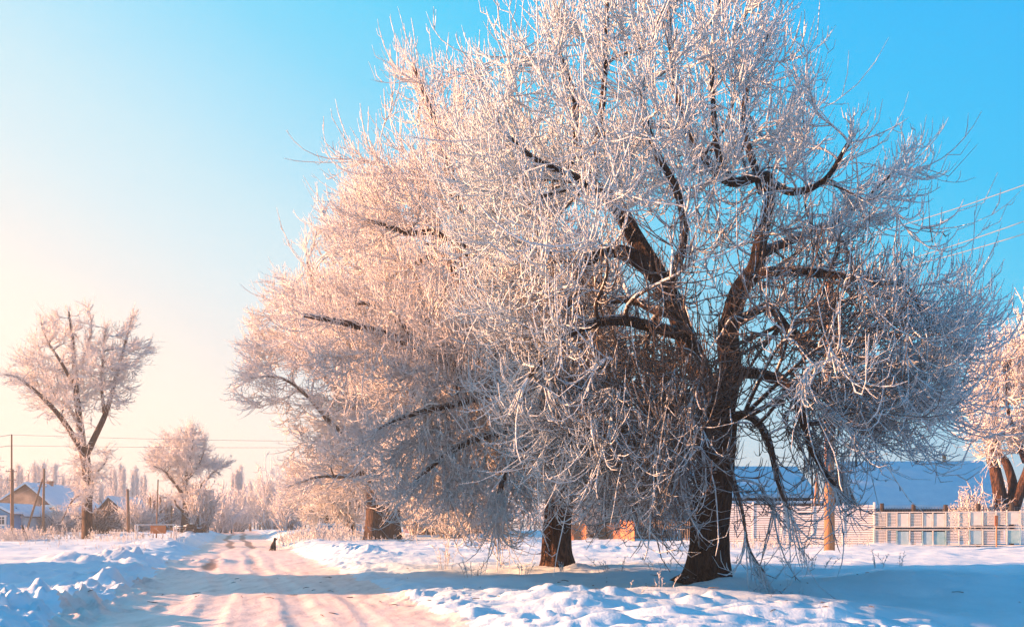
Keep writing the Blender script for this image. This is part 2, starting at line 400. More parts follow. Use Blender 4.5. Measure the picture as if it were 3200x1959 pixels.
HOLES_M = [(1935,900,120,110,.9),(2090,700,130,120,.6),(2400,1150,110,120,.75),(2300,1000,150,230,.45),(2050,1000,260,180,.35)]
def make_tree(name, label, base, limbs, poly, D, seed, n1, n2, per2, shoot_len, r_tw, mat, maxd, style='up', group=None, cat='tree',
              m_tw=3, k_tw=6, twiglets=2, frost=(.1, .45, .85), e1=1.0, e2=.35, droop_z=None, trunk_sides=14, sy=0.0, polys2=(), ridges=.12, upcurl=.55, drop=.25, dens=None, n_tip=3, inner=0.0, holes=()):
    rng = np.random.default_rng(seed)
    tr = Tubes(); cr = Tubes()
    SP, ST, SR = [], [], []; segs0 = []
    for li, l in enumerate(limbs):
        arr = np.array([[*at(x, y, D+dy), r] for x, y, dy, r in l])
        c = catmull(arr, 7)
        P = c[None, :, :3]; Rr = np.maximum(c[None, :, 3], r_tw*1.5)
        if li > 0: P = wiggle(P, .012, rng)
        tr.add(P, Rr, np.clip(frost[0]+.3*(1-Rr[0]/.25), frost[0], frost[1])[None], trunk_sides if li == 0 else max(8, trunk_sides-4), rng, ridges if li == 0 else ridges*.7)
        a, b, cc = cloud(P, Rr)
        if li: segs0.append((P[:, P.shape[1]//3:], max(12, int(np.linalg.norm(P[0, -1]-P[0, 0])*9))))
        k = 0 if li else len(a)*55//100
        SP.append(a[k:]); ST.append(b[k:]); SR.append(cc[k:])
    S0, T0, R0 = map(np.concatenate, (SP, ST, SR))
    cen = S0.mean(0)
    plist = [(poly, 1.0)]+list(polys2)
    def sample(n, er):
        out = []
        tot = sum(w for _, w in plist)
        for p, w in plist: out.append(sample_poly(p, max(4, int(n*w/tot)), rng, D, sy, maxd, er))
        o = np.concatenate(out); px = CX+o[:, 0]/o[:, 1]*F; py = HY-(o[:, 2]-CZ)/o[:, 1]*F; keep = np.ones(len(o), bool)
        for hx, hy, a, b, pr in holes:               # natural gaps in the crown
            keep &= ~((((px-hx)/a)**2+((py-hy)/b)**2 < 1) & (rng.uniform(0, 1, len(o)) < pr) & (o[:, 1] < D+1.5))
        return o[keep]
    def enddir(Tg):
        rad = nrm((Tg-cen)*np.array([1, 1, .6]))
        e = rad*.8+rng.normal(size=Tg.shape)*.25
        if style == 'weep':
            low = (1-ss(droop_z-1.5, droop_z+2.5, Tg[:, 2]))[:, None]
            e = e+np.array([0, 0, 1.])*(.75*(1-low)-.75*low)
        elif style == 'column': e = e*.3+np.array([0, 0, 1.])
        else: e = e+np.array([0, 0, .35])
        return nrm(e)
    def grow(n, er, S0, T0, R0, k, rmax, amp, f):
        Tg = sample(n, er)
        i = attach(Tg, S0, T0, R0, .5 if style != 'weep' else .15)
        p0 = S0[i]; d = Tg-p0; L = np.linalg.norm(d, axis=-1, keepdims=True)
        ok = L[:, 0] > .25
        Tg, i, p0, d, L = Tg[ok], i[ok], p0[ok], d[ok], L[ok]
        arch = np.array([0, 0, 1.])*(.35 if style != 'column' else .1)
        if style == 'weep': arch = arch*1.6
        m0 = L*nrm(.55*T0[i]+nrm(d)*.8+arch)*1.0
        m1 = L*enddir(Tg)*.9
        P = wiggle(hermite(p0, m0, Tg, m1, k), amp, rng)
        r0 = np.minimum(np.minimum(R0[i]*.62, rmax), .012+.014*L[:, 0]+r_tw*.6); r1 = r_tw*1.15
        t = np.linspace(0, 1, k)[None]
        Rr = np.maximum(r0[:, None]*(1-t)**.8+r1*t, r1)
        cr.add(P, Rr, np.clip(rng.normal(f, .1, len(P))[:, None]+.25*t, 0, 1), 5, rng)
        return P, Rr
    P1, R1 = grow(n1, e1, S0, T0, R0, 12, .16, .035, frost[1])
    c1 = cloud(P1[:, 3:], R1[:, 3:])
    S1, T1, RR1 = (np.concatenate([a, b]) for a, b in zip((S0, T0, R0), c1))
    P2, R2 = grow(n2, e2, S1, T1, RR1, 10, .05, .045, (frost[1]+frost[2])/2)
    # shoots on the branches of both orders
    segs = []
    for P, per in [(P1, int(per2*1.4)), (P2, per2)]+segs0:
        n, k, _ = P.shape
        q = rng.uniform(.18, 1.0, (n, per))**.8; q[:, :n_tip] = 1.0
        f = q*(k-1)*.999; j = np.floor(f).astype(int); fr = (f-j)[..., None]
        ii = np.arange(n)[:, None]
        pos = P[ii, j]*(1-fr)+P[ii, j+1]*fr
        tan = nrm(P[ii, j+1]-P[ii, j])
        segs.append((pos.reshape(-1, 3), tan.reshape(-1, 3), q.reshape(-1)))
    pos = np.concatenate([s[0] for s in segs]); tan = np.concatenate([s[1] for s in segs]); q = np.concatenate([s[2] for s in segs])
    n = len(pos)
    perp = rng.normal(size=(n, 3)); perp = nrm(perp-(perp*tan).sum(-1, keepdims=True)*tan)
    rad = nrm(pos-cen)
    hi = ss(.0, .5, rad[:, 2])[:, None]
    lw = (1-ss(droop_z-1, droop_z+3, pos[:, 2]))[:, None] if style == 'weep' else 0*hi
    co_ = np.maximum(hi, lw*1.15)
    d = nrm(tan*(.75+.3*co_)+perp*(.75-.33*co_ if style != 'column' else .35)+rad*np.array([1, 1, .5])*(.25+.3*lw))
    ln = shoot_len*rng.lognormal(0, .35, n)*(1+.3*lw[:, 0])
    d[:, 2] -= drop*rng.uniform(.3, 1.3, n)
    if style == 'weep':
        low = 1-ss(droop_z-1, droop_z+3, pos[:, 2]); d[:, 2] -= .35*low
    d = nrm(d); P = np.empty((n, k_tw, 3)); P[:, 0] = pos; st = ln/(k_tw-1)
    curl = upcurl*rng.lognormal(-.15, .55, n)*(1-.35*hi[:, 0])
    if style == 'weep': curl = curl*(1-.25*low*rng.uniform(0, 1, n))
    jit = rng.normal(size=(n, 3))*.08
    for j in range(1, k_tw):
        P[:, j] = P[:, j-1]+d*st[:, None]
        d = d+jit+rng.normal(size=(n, 3))*.055; d[:, 2] += curl*(j/(k_tw-1))*1.1
        d = nrm(d)
    t = np.linspace(0, 1, k_tw)[None]
    Rr = r_tw*rng.lognormal(0, .18, n)[:, None]*(1.22-.62*t)*(1+.16*rng.normal(size=(n, k_tw)))
    Rr[:, -1] *= .55
    fr_s = np.clip(rng.normal(frost[2], .13, n), .2, 1)
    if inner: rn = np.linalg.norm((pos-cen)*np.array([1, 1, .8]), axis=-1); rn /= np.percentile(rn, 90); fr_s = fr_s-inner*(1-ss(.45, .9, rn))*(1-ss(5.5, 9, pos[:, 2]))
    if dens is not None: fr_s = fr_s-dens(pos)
    cr.add(P, np.maximum(Rr, r_tw*.25), fr_s, m_tw, rng)
    if twiglets:
        for _ in range(twiglets):
            qq = rng.uniform(.25, .97, n); f = qq*(k_tw-1)*.999; j = np.floor(f).astype(int); w = (f-j)[:, None]; ii = np.arange(n)
            p0 = P[ii, j]*(1-w)+P[ii, j+1]*w; tn = nrm(P[ii, j+1]-P[ii, j])
            pp = rng.normal(size=(n, 3)); pp = nrm(pp-(pp*tn).sum(-1, keepdims=True)*tn)
            dd = nrm(tn*.8+pp*.75); l2 = (shoot_len*.33*rng.lognormal(0, .5, n))[:, None]
            Pt = np.stack([p0, p0+dd*l2*.5, p0+nrm(dd+np.array([0, 0, .45*upcurl*2]))*l2], 1)
            Rt = r_tw*.85*np.array([[1, .95, .5]])*rng.lognormal(0, .15, n)[:, None]
            cr.add(Pt, Rt, fr_s, 3, rng)
    root = empty(name, tuple(base), label, cat, group)
    link('trunk', tr.mesh('trunk', mat, base), root)
    link('crown', cr.mesh('crown', mat, base), root)
    return root, len(pos)

# ------------------------------------------------------------------ the big trees
POLY_M = [(1640,40),(1500,20),(1400,110),(1420,300),(1290,420),(1330,640),(1380,900),(1450,1120),(1560,1330),(1760,1500),(1960,1570),
          (2060,1640),(2140,1600),(2300,1610),(2390,1790),(2450,1700),(2540,1720),(2620,1570),(2820,1540),(2960,1430),(3070,1320),(3120,1150),
          (3140,930),(3090,820),(2980,720),(3000,440),(2930,410),(2850,310),(2780,360),(2640,420),(2740,230),(2570,230),(2520,20),(2450,-150),(2100,-260),(1780,-150)]
def low_bare_shade(pos):       # lower twigs carry less rime; this also puts the crown's shade into their colour
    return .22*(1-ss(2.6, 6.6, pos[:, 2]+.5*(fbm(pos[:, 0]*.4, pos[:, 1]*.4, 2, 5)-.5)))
limbs_M = [
 [(2202,1838,0,.82),(2211,1796,0,.56),(2217,1710,0,.45),(2222,1600,0,.42),(2232,1480,0,.42),(2238,1380,0,.45),(2245,1300,0,.42)],
 [(2238,1340,0,.36),(2195,1180,-.1,.30),(2140,1030,-.3,.27),(2090,900,-.5,.25),(2010,820,-.7,.22),(1930,790,-.9,.18),(1850,815,-1.0,.15),(1790,890,-1.1,.11),(1770,990,-1.2,.07)],
 [(2060,860,-.5,.21),(1985,760,-.2,.19),(1912,640,.1,.17),(1845,580,.3,.14),(1800,440,.5,.10),(1790,300,.6,.07),(1740,140,.7,.045)],
 [(1850,590,.3,.13),(1866,404,0,.10),(1884,278,-.3,.08),(1898,120,-.5,.06),(1900,-40,-.5,.04)],
 [(2245,1330,0,.36),(2285,1160,.2,.30),(2278,1050,.3,.28),(2310,920,.4,.26),(2358,850,.5,.24),(2372,770,.6,.19),(2400,640,.6,.16),(2395,560,.4,.14),(2290,575,.1,.13),(2227,510,-.1,.11),(2180,440,-.2,.10),(2143,330,-.2,.08),(2119,200,-.2,.065),(2100,60,-.2,.05),(2090,-80,-.2,.04)],
 [(2290,570,.1,.11),(2250,470,.4,.09),(2232,300,.6,.07),(2235,150,.7,.06),(2250,0,.8,.045)],
 [(2365,800,.5,.17),(2440,770,1.0,.14),(2520,740,1.4,.12),(2610,700,1.7,.10),(2700,640,2.0,.07),(2790,540,2.2,.05)],
 [(2350,860,.4,.17),(2430,850,-.6,.14),(2530,855,-1.4,.12),(2640,870,-1.9,.09),(2760,880,-2.3,.06)],
 [(2290,1160,.1,.18),(2390,1165,-.4,.15),(2465,1200,-.7,.13),(2505,1300,-.9,.11),(2545,1420,-1.1,.08),(2610,1520,-1.2,.05)],
 [(2300,1010,.3,.15),(2400,960,.9,.13),(2470,1030,1.3,.12),(2560,1090,1.7,.09),(2700,1130,2.0,.06),(2830,1190,2.2,.04)],
 [(2150,1050,-.3,.19),(2060,1010,-.9,.16),(1960,985,-1.6,.14),(1850,1010,-2.1,.12),(1740,1080,-2.5,.08),(1650,1180,-2.7,.05)],
 [(2120,980,-.2,.17),(2040,960,.8,.14),(1940,930,1.7,.11),(1820,960,2.3,.08),(1700,1020,2.6,.05)],
 [(2220,1260,-.1,.18),(2120,1230,-.8,.14),(2010,1280,-1.5,.11),(1930,1380,-1.9,.08),(1880,1480,-2.0,.05)],
 [(2235,1360,0,.16),(2180,1290,-1.0,.12),(2150,1330,-1.9,.09),(2120,1420,-2.3,.06)],
 [(2275,1420,-.6,.06),(2315,1560,-1.1,.045),(2340,1690,-1.3,.03),(2390,1790,-1.4,.018)],
 [(2250,1340,0,.15),(2330,1300,-1.0,.12),(2400,1370,-1.6,.09),(2440,1500,-1.9,.06),(2470,1600,-2.0,.04)],
 [(1985,760,-.2,.15),(1900,640,-1.2,.12),(1800,560,-2.0,.09),(1680,500,-2.6,.07),(1560,400,-2.9,.045)],
 [(2380,600,.5,.12),(2330,420,1.2,.09),(2350,250,1.5,.07),(2400,100,1.6,.045)],
 [(2395,560,.4,.12),(2480,600,-.8,.10),(2580,560,-1.5,.07),(2650,450,-1.8,.05)],
 [(2090,900,-.5,.15),(2140,760,-1.4,.12),(2120,620,-2.1,.10),(2050,480,-2.5,.08),(2000,300,-2.6,.05)],
]
limbs_M = [l if i == 0 else [(x, y, d, r*.84) for x, y, d, r in l] for i, l in enumerate(limbs_M)]
D_M = 21.4; SEED_M = 19
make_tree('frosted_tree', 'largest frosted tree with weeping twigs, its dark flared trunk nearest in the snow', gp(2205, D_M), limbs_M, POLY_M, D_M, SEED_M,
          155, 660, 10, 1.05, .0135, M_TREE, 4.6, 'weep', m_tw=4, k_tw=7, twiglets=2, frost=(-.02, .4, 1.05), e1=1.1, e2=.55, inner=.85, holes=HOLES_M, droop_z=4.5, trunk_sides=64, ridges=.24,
          upcurl=.75, drop=.4, dens=low_bare_shade, polys2=[([(1560,1120),(2200,1000),(2290,1400),(2230,1600),(1960,1580),(1760,1500),(1600,1330)], .3), ([(2350,1000),(2700,900),(3120,900),(3090,1280),(2960,1380),(2600,1400),(2400,1300)], .16)])

POLY_S1 = [(1300,115),(1200,140),(1160,220),(1150,330),(1040,450),(1010,560),(1060,640),(930,800),(900,960),(960,1150),(1040,1300),
           (1300,1400),(1600,1450),(1900,1300),(2050,1100),(1900,700),(1700,400),(1560,180),(1430,90),(1380,150),(1340,190)]
POLY_S2 = [(1740,1120),(1350,1180),(1120,1260),(1090,1340),(1130,1420),(1200,1540),(1310,1640),(1420,1660),(1560,1760),(1640,1660),(1760,1610),(1900,1650),(2060,1580),(2180,1430),(2120,1250),(1950,1120)]
D_S = 28.6
limbs_S = [
 [(1742,1778,0,.62),(1740,1730,0,.48),(1742,1640,0,.42),(1748,1540,0,.40),(1750,1440,0,.38),(1745,1360,0,.36)],
 [(1748,1400,0,.30),(1690,1300,-.1,.27),(1640,1190,-.2,.25),(1560,1060,-.2,.22),(1480,880,-.1,.19),(1430,760,0,.17),(1400,620,.2,.14),(1355,480,.4,.11),(1320,340,.5,.08),(1290,200,.6,.05)],
 [(1700,1310,-.1,.22),(1600,1230,-.6,.20),(1483,1172,-1.2,.18),(1350,1110,-1.8,.15),(1230,1055,-2.3,.12),(1080,1010,-2.8,.09),(950,985,-3.2,.06)],
 [(1350,1110,-1.8,.12),(1250,1010,-1.4,.10),(1220,960,-1.2,.09),(1110,945,-1.0,.06)],
 [(1560,1060,-.2,.15),(1440,900,1.0,.13),(1390,820,1.5,.11),(1250,860,2.0,.08),(1180,890,2.4,.05)],
 [(1430,760,0,.13),(1350,720,-.8,.10),(1260,725,-1.4,.08),(1150,690,-2.0,.05)],
 [(1750,1380,0,.26),(1760,1200,.5,.22),(1740,1000,.9,.18),(1700,800,1.2,.14),(1640,600,1.5,.10),(1560,400,1.7,.07),(1500,250,1.8,.05)],
 [(1750,1420,0,.2),(1650,1350,-1.2,.15),(1520,1360,-2.3,.11),(1400,1420,-3.0,.08),(1300,1500,-3.3,.05)],
 [(1750,1440,0,.18),(1690,1380,-1.8,.14),(1620,1430,-3.0,.1),(1560,1540,-3.6,.06)],
 [(1752,1420,0,.18),(1850,1350,-1.0,.14),(1950,1370,-1.7,.1),(2040,1450,-2.0,.06)],
 [(1740,1440,0,.16),(1640,1420,1.2,.12),(1500,1440,2.2,.09),(1370,1500,2.8,.05)],
 [(1640,1190,-.2,.16),(1550,1210,-1.6,.13),(1420,1250,-2.6,.1),(1280,1290,-3.2,.07),(1180,1340,-3.5,.05)],
]
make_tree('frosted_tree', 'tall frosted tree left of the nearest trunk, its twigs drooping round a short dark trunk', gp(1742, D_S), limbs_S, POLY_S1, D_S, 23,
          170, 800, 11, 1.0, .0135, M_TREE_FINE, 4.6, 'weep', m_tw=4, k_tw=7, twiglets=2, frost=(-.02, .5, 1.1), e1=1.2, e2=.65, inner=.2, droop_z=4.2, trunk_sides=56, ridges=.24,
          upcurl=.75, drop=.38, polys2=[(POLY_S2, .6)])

D_P = 70.0
POLY_P = [(690,1165),(745,1040),(725,960),(800,900),(785,830),(900,770),(935,660),(1010,600),(1100,520),(1300,480),(1500,560),(1600,800),(1600,1250),(1480,1480),(1330,1590),
          (1240,1610),(1140,1600),(1020,1590),(890,1600),(880,1540),(800,1480),(870,1400),(860,1330),(760,1320),(690,1290)]
limbs_P = [
 [(1168,1690,0,.85),(1170,1640,0,.72),(1172,1560,0,.62),(1165,1480,0,.55),(1150,1400,0,.48),(1120,1300,-.5,.4),(1080,1180,-1,.32),(1040,1060,-1.5,.24),(1000,940,-2,.15),(960,820,-2,.08)],
 [(1226,1690,.5,.85),(1226,1640,.5,.74),(1226,1560,.5,.64),(1235,1460,.8,.56),(1250,1340,1.2,.48),(1260,1200,1.6,.40),(1250,1050,2,.30),(1220,900,2.4,.22),(1190,750,2.6,.14),(1160,620,2.8,.07)],
 [(1160,1450,0,.32),(1090,1390,-1.5,.26),(1020,1320,-2.6,.2),(960,1250,-3.4,.14),(880,1190,-4,.1),(780,1180,-4.5,.06)],
 [(1120,1300,-.5,.26),(1040,1210,.8,.2),(940,1130,2,.14),(850,1070,3,.09),(790,1010,3.4,.05)],
 [(1240,1420,.8,.3),(1320,1320,2,.24),(1400,1200,3,.18),(1470,1050,4,.12),(1500,900,4.4,.07)],
 [(1150,1470,0,.22),(1070,1480,-3,.16),(980,1490,-4.5,.1),(900,1520,-5.5,.05)],
 [(1260,1200,1.6,.28),(1330,1050,.5,.22),(1360,880,-.5,.15),(1360,700,-1,.08)],
 [(1235,1500,.6,.2),(1290,1470,-2.5,.14),(1330,1500,-4,.09),(1340,1560,-4.8,.05)],
]
make_tree('frosted_tree', 'peach lit frosted tree with a double trunk standing beyond the dog', gp(1196, D_P), limbs_P, POLY_P, D_P, 37,
          260, 1400, 15, 1.05, .026, M_TREE_FINE, 8.5, 'up', m_tw=3, k_tw=5, twiglets=1, frost=(.05, .6, 1.1), e1=1.8, e2=.9, trunk_sides=24, upcurl=.4, drop=.3)

# trees further down the right verge
def small_tree(name, label, x, D, poly, seed, r0, twig, shoot, n=(60, 260, 12), limbs=None, group=None, style='up', maxd=4.0, **kw):
    b = gp(x, D); zb = HY-(b[2]-CZ)*F/D
    if limbs is None:
        xs = [p[0] for p in poly]; ys = [p[1] for p in poly]; cx = sum(xs)/len(xs); top = min(ys); h = zb-top; w = max(xs)-min(xs); rg = random.Random(seed)
        limbs = [[(x, zb+3, 0, r0*1.3), (x+w*.01, zb-h*.12, 0, r0), (x+(cx-x)*.3, zb-h*.3, 0, r0*.8), (x+(cx-x)*.6, zb-h*.5, 0, r0*.55), (cx, zb-h*.72, 0, r0*.3), (cx+w*.02, zb-h*.9, 0, r0*.1)]]
        for i in range(7):
            t = .2+.09*i; sgn = -1 if i % 2 else 1; px = x+(cx-x)*t; dy = rg.uniform(-1, 1)*maxd*.7
            limbs.append([(px, zb-h*t, 0, r0*.5*(1.1-t)), (px+sgn*w*.12, zb-h*(t+.1), dy*.4, r0*.36*(1.1-t)), (px+sgn*w*rg.uniform(.24, .34), zb-h*(t+.2), dy, r0*.14)])
    return make_tree(name, label, b, limbs, poly, D, seed, *n, shoot, twig, kw.pop('mat', M_TREE_FINE), maxd, style, group, m_tw=3, k_tw=kw.pop('k_tw', 4), twiglets=kw.pop('twiglets', 1),
                     frost=kw.pop('frost', (-.05, .5, 1.0)), e1=kw.pop('e1', .7), e2=.2, trunk_sides=10, **kw)
small_tree('frosted_tree', 'small frosted tree on a thin dark trunk just left of the double trunk', 1092, 84, [(960,1560),(990,1440),(1060,1380),(1150,1400),(1190,1500),(1180,1600),(1100,1635),(1000,1625)], 5, .38, .04, 1.0, (50, 220, 10))
small_tree('frosted_tree', 'low frosted tree with grey twigs on the verge left of the thin dark trunk', 1018, 100, [(890,1560),(900,1480),(960,1420),(1040,1400),(1100,1460),(1090,1570),(1030,1640),(920,1635)], 6, .42, .045, 1.2, (50, 220, 10))

# left: tall tree with forked trunk
POLY_L1 = [(0,1180),(20,1140),(115,1035),(120,975),(205,930),(225,985),(262,940),(300,965),(325,1020),(350,1010),(420,955),(440,1010),(480,1110),(440,1160),(408,1240),(385,1310),(300,1290),
           (285,1400),(345,1400),(362,1420),(330,1470),(300,1530),(240,1560),(205,1540),(225,1480),(200,1420),(215,1385),(175,1330),(85,1270),(70,1215),(5,1225)]
POLY_L1b = [(185,1395),(265,1380),(355,1400),(365,1440),(320,1520),(300,1600),(275,1640),(200,1665),(165,1650),(205,1560),(230,1470)]
limbs_L1 = [
 [(275,1692,0,.46),(273,1640,0,.38),(272,1580,0,.36),(276,1520,0,.36),(270,1460,0,.34),(265,1425,0,.34)],
 [(264,1440,0,.3),(252,1340,0,.27),(244,1250,0,.23),(240,1150,0,.18),(232,1060,.4,.12),(215,975,.6,.06)],
 [(258,1410,0,.24),(210,1330,-.5,.2),(165,1272,-1,.17),(110,1218,-1.5,.12),(60,1180,-1.8,.08),(15,1170,-2,.05)],
 [(268,1425,0,.26),(300,1350,.4,.22),(330,1280,.8,.19),(362,1180,1.2,.15),(392,1080,1.5,.1),(415,985,1.7,.05)],
 [(246,1320,0,.16),(215,1275,.8,.13),(180,1255,1.3,.09),(120,1230,1.8,.05)],
 [(243,1220,0,.15),(200,1150,-.9,.11),(160,1080,-1.5,.08),(130,1010,-1.8,.05)],
 [(325,1290,.7,.13),(315,1200,-.3,.1),(320,1100,-.8,.07),(330,1030,-1,.04)],
 [(272,1560,0,.1),(240,1550,-.4,.08),(215,1580,-.8,.06),(195,1625,-1,.035)],
 [(272,1500,0,.1),(310,1470,.5,.07),(335,1430,.8,.04)],
 [(240,1160,0,.12),(275,1080,.8,.09),(285,1000,1.2,.05)],
]
make_tree('frosted_tree', 'tall frosted tree on the left with a bare lower trunk forking into three long limbs', gp(275, 68), limbs_L1, POLY_L1, 68, 51,
          135, 470, 9, .65, .017, M_TREE_FINE, 4.2, 'up', m_tw=3, k_tw=5, twiglets=2, frost=(-.05, .45, 1.1), e1=.9, e2=.2, trunk_sides=14, upcurl=.4, drop=.15, polys2=[(POLY_L1b, .12)])
POLY_L2 = [(445,1440),(470,1420),(460,1385),(500,1380),(510,1345),(560,1340),(600,1330),(650,1350),(660,1400),(655,1430),(720,1440),(700,1480),(640,1500),(600,1560),(560,1560),(520,1500)]
limbs_L2 = [
 [(580,1652,0,.6),(580,1620,0,.5),(582,1580,0,.42),(580,1530,0,.32),(585,1470,0,.22),(600,1400,0,.12),(605,1350,0,.06)],
 [(578,1560,0,.28),(555,1520,-1,.22),(520,1480,-1.8,.15),(480,1455,-2.4,.08)], [(582,1565,0,.28),(625,1520,1,.2),(665,1480,1.5,.13),(710,1445,2,.06)],
 [(580,1530,0,.2),(560,1460,1.5,.14),(545,1390,2,.07)], [(583,1500,0,.2),(620,1450,-1.4,.13),(640,1380,-2,.06)], [(575,1600,0,.16),(555,1580,-1.5,.12),(545,1560,-2,.08)],
]
make_tree('frosted_tree', 'broad rounded frosted tree standing beside the log pile', gp(580, 108), limbs_L2, POLY_L2, 108, 53,
          80, 260, 9, .9, .027, M_TREE_FINE, 5, 'up', m_tw=3, k_tw=4, twiglets=2, frost=(-.05, .45, 1.0), e1=.5, e2=.3, trunk_sides=12, upcurl=.4, drop=.1)
# right edge: several stems behind the lattice fence
POLY_R = [(2985,1330),(3000,1180),(3040,1090),(3060,990),(3090,930),(3150,960),(3200,930),(3300,920),(3420,1000),(3450,1200),(3400,1400),(3250,1480),(3180,1420),(3120,1480),(3060,1460),(3030,1400)]
limbs_R = [
 [(3135,1622,0,.5),(3130,1585,0,.42),(3122,1530,0,.34),(3108,1460,0,.27),(3098,1430,0,.25),(3105,1340,0,.2),(3110,1240,0,.15),(3100,1130,0,.09),(3090,1020,0,.05)],
 [(3150,1600,.2,.3),(3165,1530,.3,.26),(3145,1460,.4,.22),(3120,1420,.5,.18),(3110,1380,.7,.15),(3070,1340,.9,.1),(3030,1280,1,.06)],
 [(3160,1610,-.2,.36),(3175,1550,-.3,.32),(3200,1480,-.4,.28),(3225,1400,-.5,.24),(3260,1280,-.7,.16),(3280,1120,-.9,.08)],
 [(3205,1440,-.4,.2),(3190,1400,-.9,.17),(3170,1350,-1.2,.13),(3150,1280,-1.5,.09),(3145,1150,-1.6,.05)],
 [(3225,1400,-.5,.16),(3230,1300,.4,.12),(3210,1180,.9,.08),(3200,1060,1.1,.05)],
]
make_tree('frosted_tree', 'frosted tree of several dark stems behind the lattice fence beside the blue snow roof', gp(3140, 49.5), limbs_R, POLY_R, 49.5, 57,
          100, 380, 10, .8, .026, M_TREE_FINE, 4, 'up', m_tw=3, k_tw=5, twiglets=1, frost=(-.15, .35, .95), e1=1.0, e2=.5, trunk_sides=12, upcurl=.5, drop=.1)

# ------------------------------------------------------------------ shrubs, poplars, weeds
def make_shrub(name, label, x, D, w, h, seed, n=60, per=10, tw=.02, sh=.5, mat=None, frost=.85, group=None, stems=9, upright=.8, cat='shrub'):
    """many stems from one foot; w, h in metres"""
    rng = np.random.default_rng(seed); base = gp(x, D); t = Tubes()
    a = rng.uniform(0, 2*np.pi, n); rr = np.sqrt(rng.uniform(0.02, 1, n))
    top = np.stack([np.cos(a)*rr*w/2, np.sin(a)*rr*w/2, h*(1-.55*rr**2)*rng.uniform(.55, 1.05, n)], -1)
    foot = top*np.array([.18, .18, 0])+rng.normal(size=(n, 3))*np.array([.05, .05, 0])*w
    m0 = np.stack([top[:, 0]*.3, top[:, 1]*.3, top[:, 2]*1.0], -1); m1 = (top-foot)*np.array([1.2, 1.2, upright])
    P = wiggle(hermite(foot, m0, top, m1, 8), .05, rng)
    tt = np.linspace(0, 1, 8)[None]
    t.add(P, np.maximum(tw*(2.4-1.5*tt)*rng.lognormal(0, .2, n)[:, None], tw*.7), np.clip(rng.normal(frost-.3, .1, n)[:, None]+.35*tt, 0, 1), 4, rng)
    q = rng.uniform(.2, 1, (n, per)); f = q*6.99; j = np.floor(f).astype(int); fr = (f-j)[..., None]; ii = np.arange(n)[:, None]
    pos = (P[ii, j]*(1-fr)+P[ii, j+1]*fr).reshape(-1, 3); tan = nrm((P[ii, j+1]-P[ii, j]).reshape(-1, 3)); m = len(pos)
    d = nrm(tan*.7+rng.normal(size=(m, 3))*.6+np.array([0, 0, .15])); ln = sh*rng.lognormal(0, .35, m)
    K = 4; Q = np.empty((m, K, 3)); Q[:, 0] = pos
    for k in range(1, K):
        Q[:, k] = Q[:, k-1]+d*(ln/(K-1))[:, None]; d = nrm(d+rng.normal(size=(m, 3))*.15+np.array([0, 0, .18*upright]))
    t.add(Q, tw*rng.lognormal(0, .2, m)[:, None]*np.array([[1, .95, .85, .5]]), np.clip(rng.normal(frost, .1, m), 0, 1), 3, rng)
    dd = nrm(rng.normal(size=(m, 3))+np.array([0, 0, .3])); p0 = Q[:, 2]
    t.add(np.stack([p0, p0+dd*(ln*.2)[:, None], p0+dd*(ln*.42)[:, None]], 1), np.full((m, 3), tw*.8)*np.array([[1, .9, .5]]), np.full(m, frost), 3, rng)
    o = link(name, t.mesh(name, mat or M_TREE_FINE)); o.location = base
    return tag(o, label, cat, group)

make_shrub('frosted_shrub', 'white frosted shrub in front of the blue snow roof behind the lattice fence', 3050, 49.6, 3.6, 3.4, 3, 70, 9, .022, .5, upright=1.0)
G_SH = 'frosted bushes among the far houses'
for lab, x, D, w, h, sd, fr in (
    ('dark frosted bush hiding the front of the right-hand far house', 312, 90, 3.6, 2.6, 61, .3),
    ('grey frosted bush on the sunny side of the slim pole by the far houses', 430, 98, 5.2, 4.0, 62, .8),
    ('hazy frosted bush behind the board with the orange panel', 492, 118, 7, 5.2, 63, .6),
    ('frosted bush at the foot of the house pole with the leaning strut', 175, 90, 3, 2.2, 64, .7),
    ('thin frosted sapling bush just right of the log pile', 632, 104, 3.2, 6.2, 65, .75),
    ('bright rounded frosted bush halfway between the log pile and the road end', 688, 135, 8, 6.5, 66, .95),
    ('hazy frosted bush left of the road where it vanishes', 735, 150, 8, 7.5, 67, .9),
    ('frosted bush filling the gap between log pile and rounded tree', 540, 125, 7, 5.5, 68, .8),
    ('tall hazy frosted bush right of the road where it vanishes', 850, 150, 8, 13, 69, .85),
    ('low frosted bush at the right verge beyond the dog', 905, 118, 6, 6.5, 70, .9)):
    make_shrub('frosted_bush', lab, x, D, w, h, sd, 90, 10, .045 if D > 100 else .03, .9, frost=fr, group=G_SH)
for lab, x, D, w, h, sd in (
    ('grey frosted bush showing between double trunk and drooping tree', 1330, 88, 9, 8, 71),
    ('grey frosted bush behind the short dark trunk', 1520, 92, 10, 9, 72),
    ('grey frosted bush above the rusty boards behind the drooping tree', 1860, 74, 7, 6, 73),
    ('grey frosted bush beside the dark picket fence', 2040, 70, 7, 5.5, 74),
    ('low frosted bush in the hollow right of the double trunk', 1420, 80, 6, 4, 75)):
    make_shrub('frosted_bush', lab, x, D, w, h, sd, 90, 10, .035, .8, frost=.75, group='frosted bushes behind the big trees')

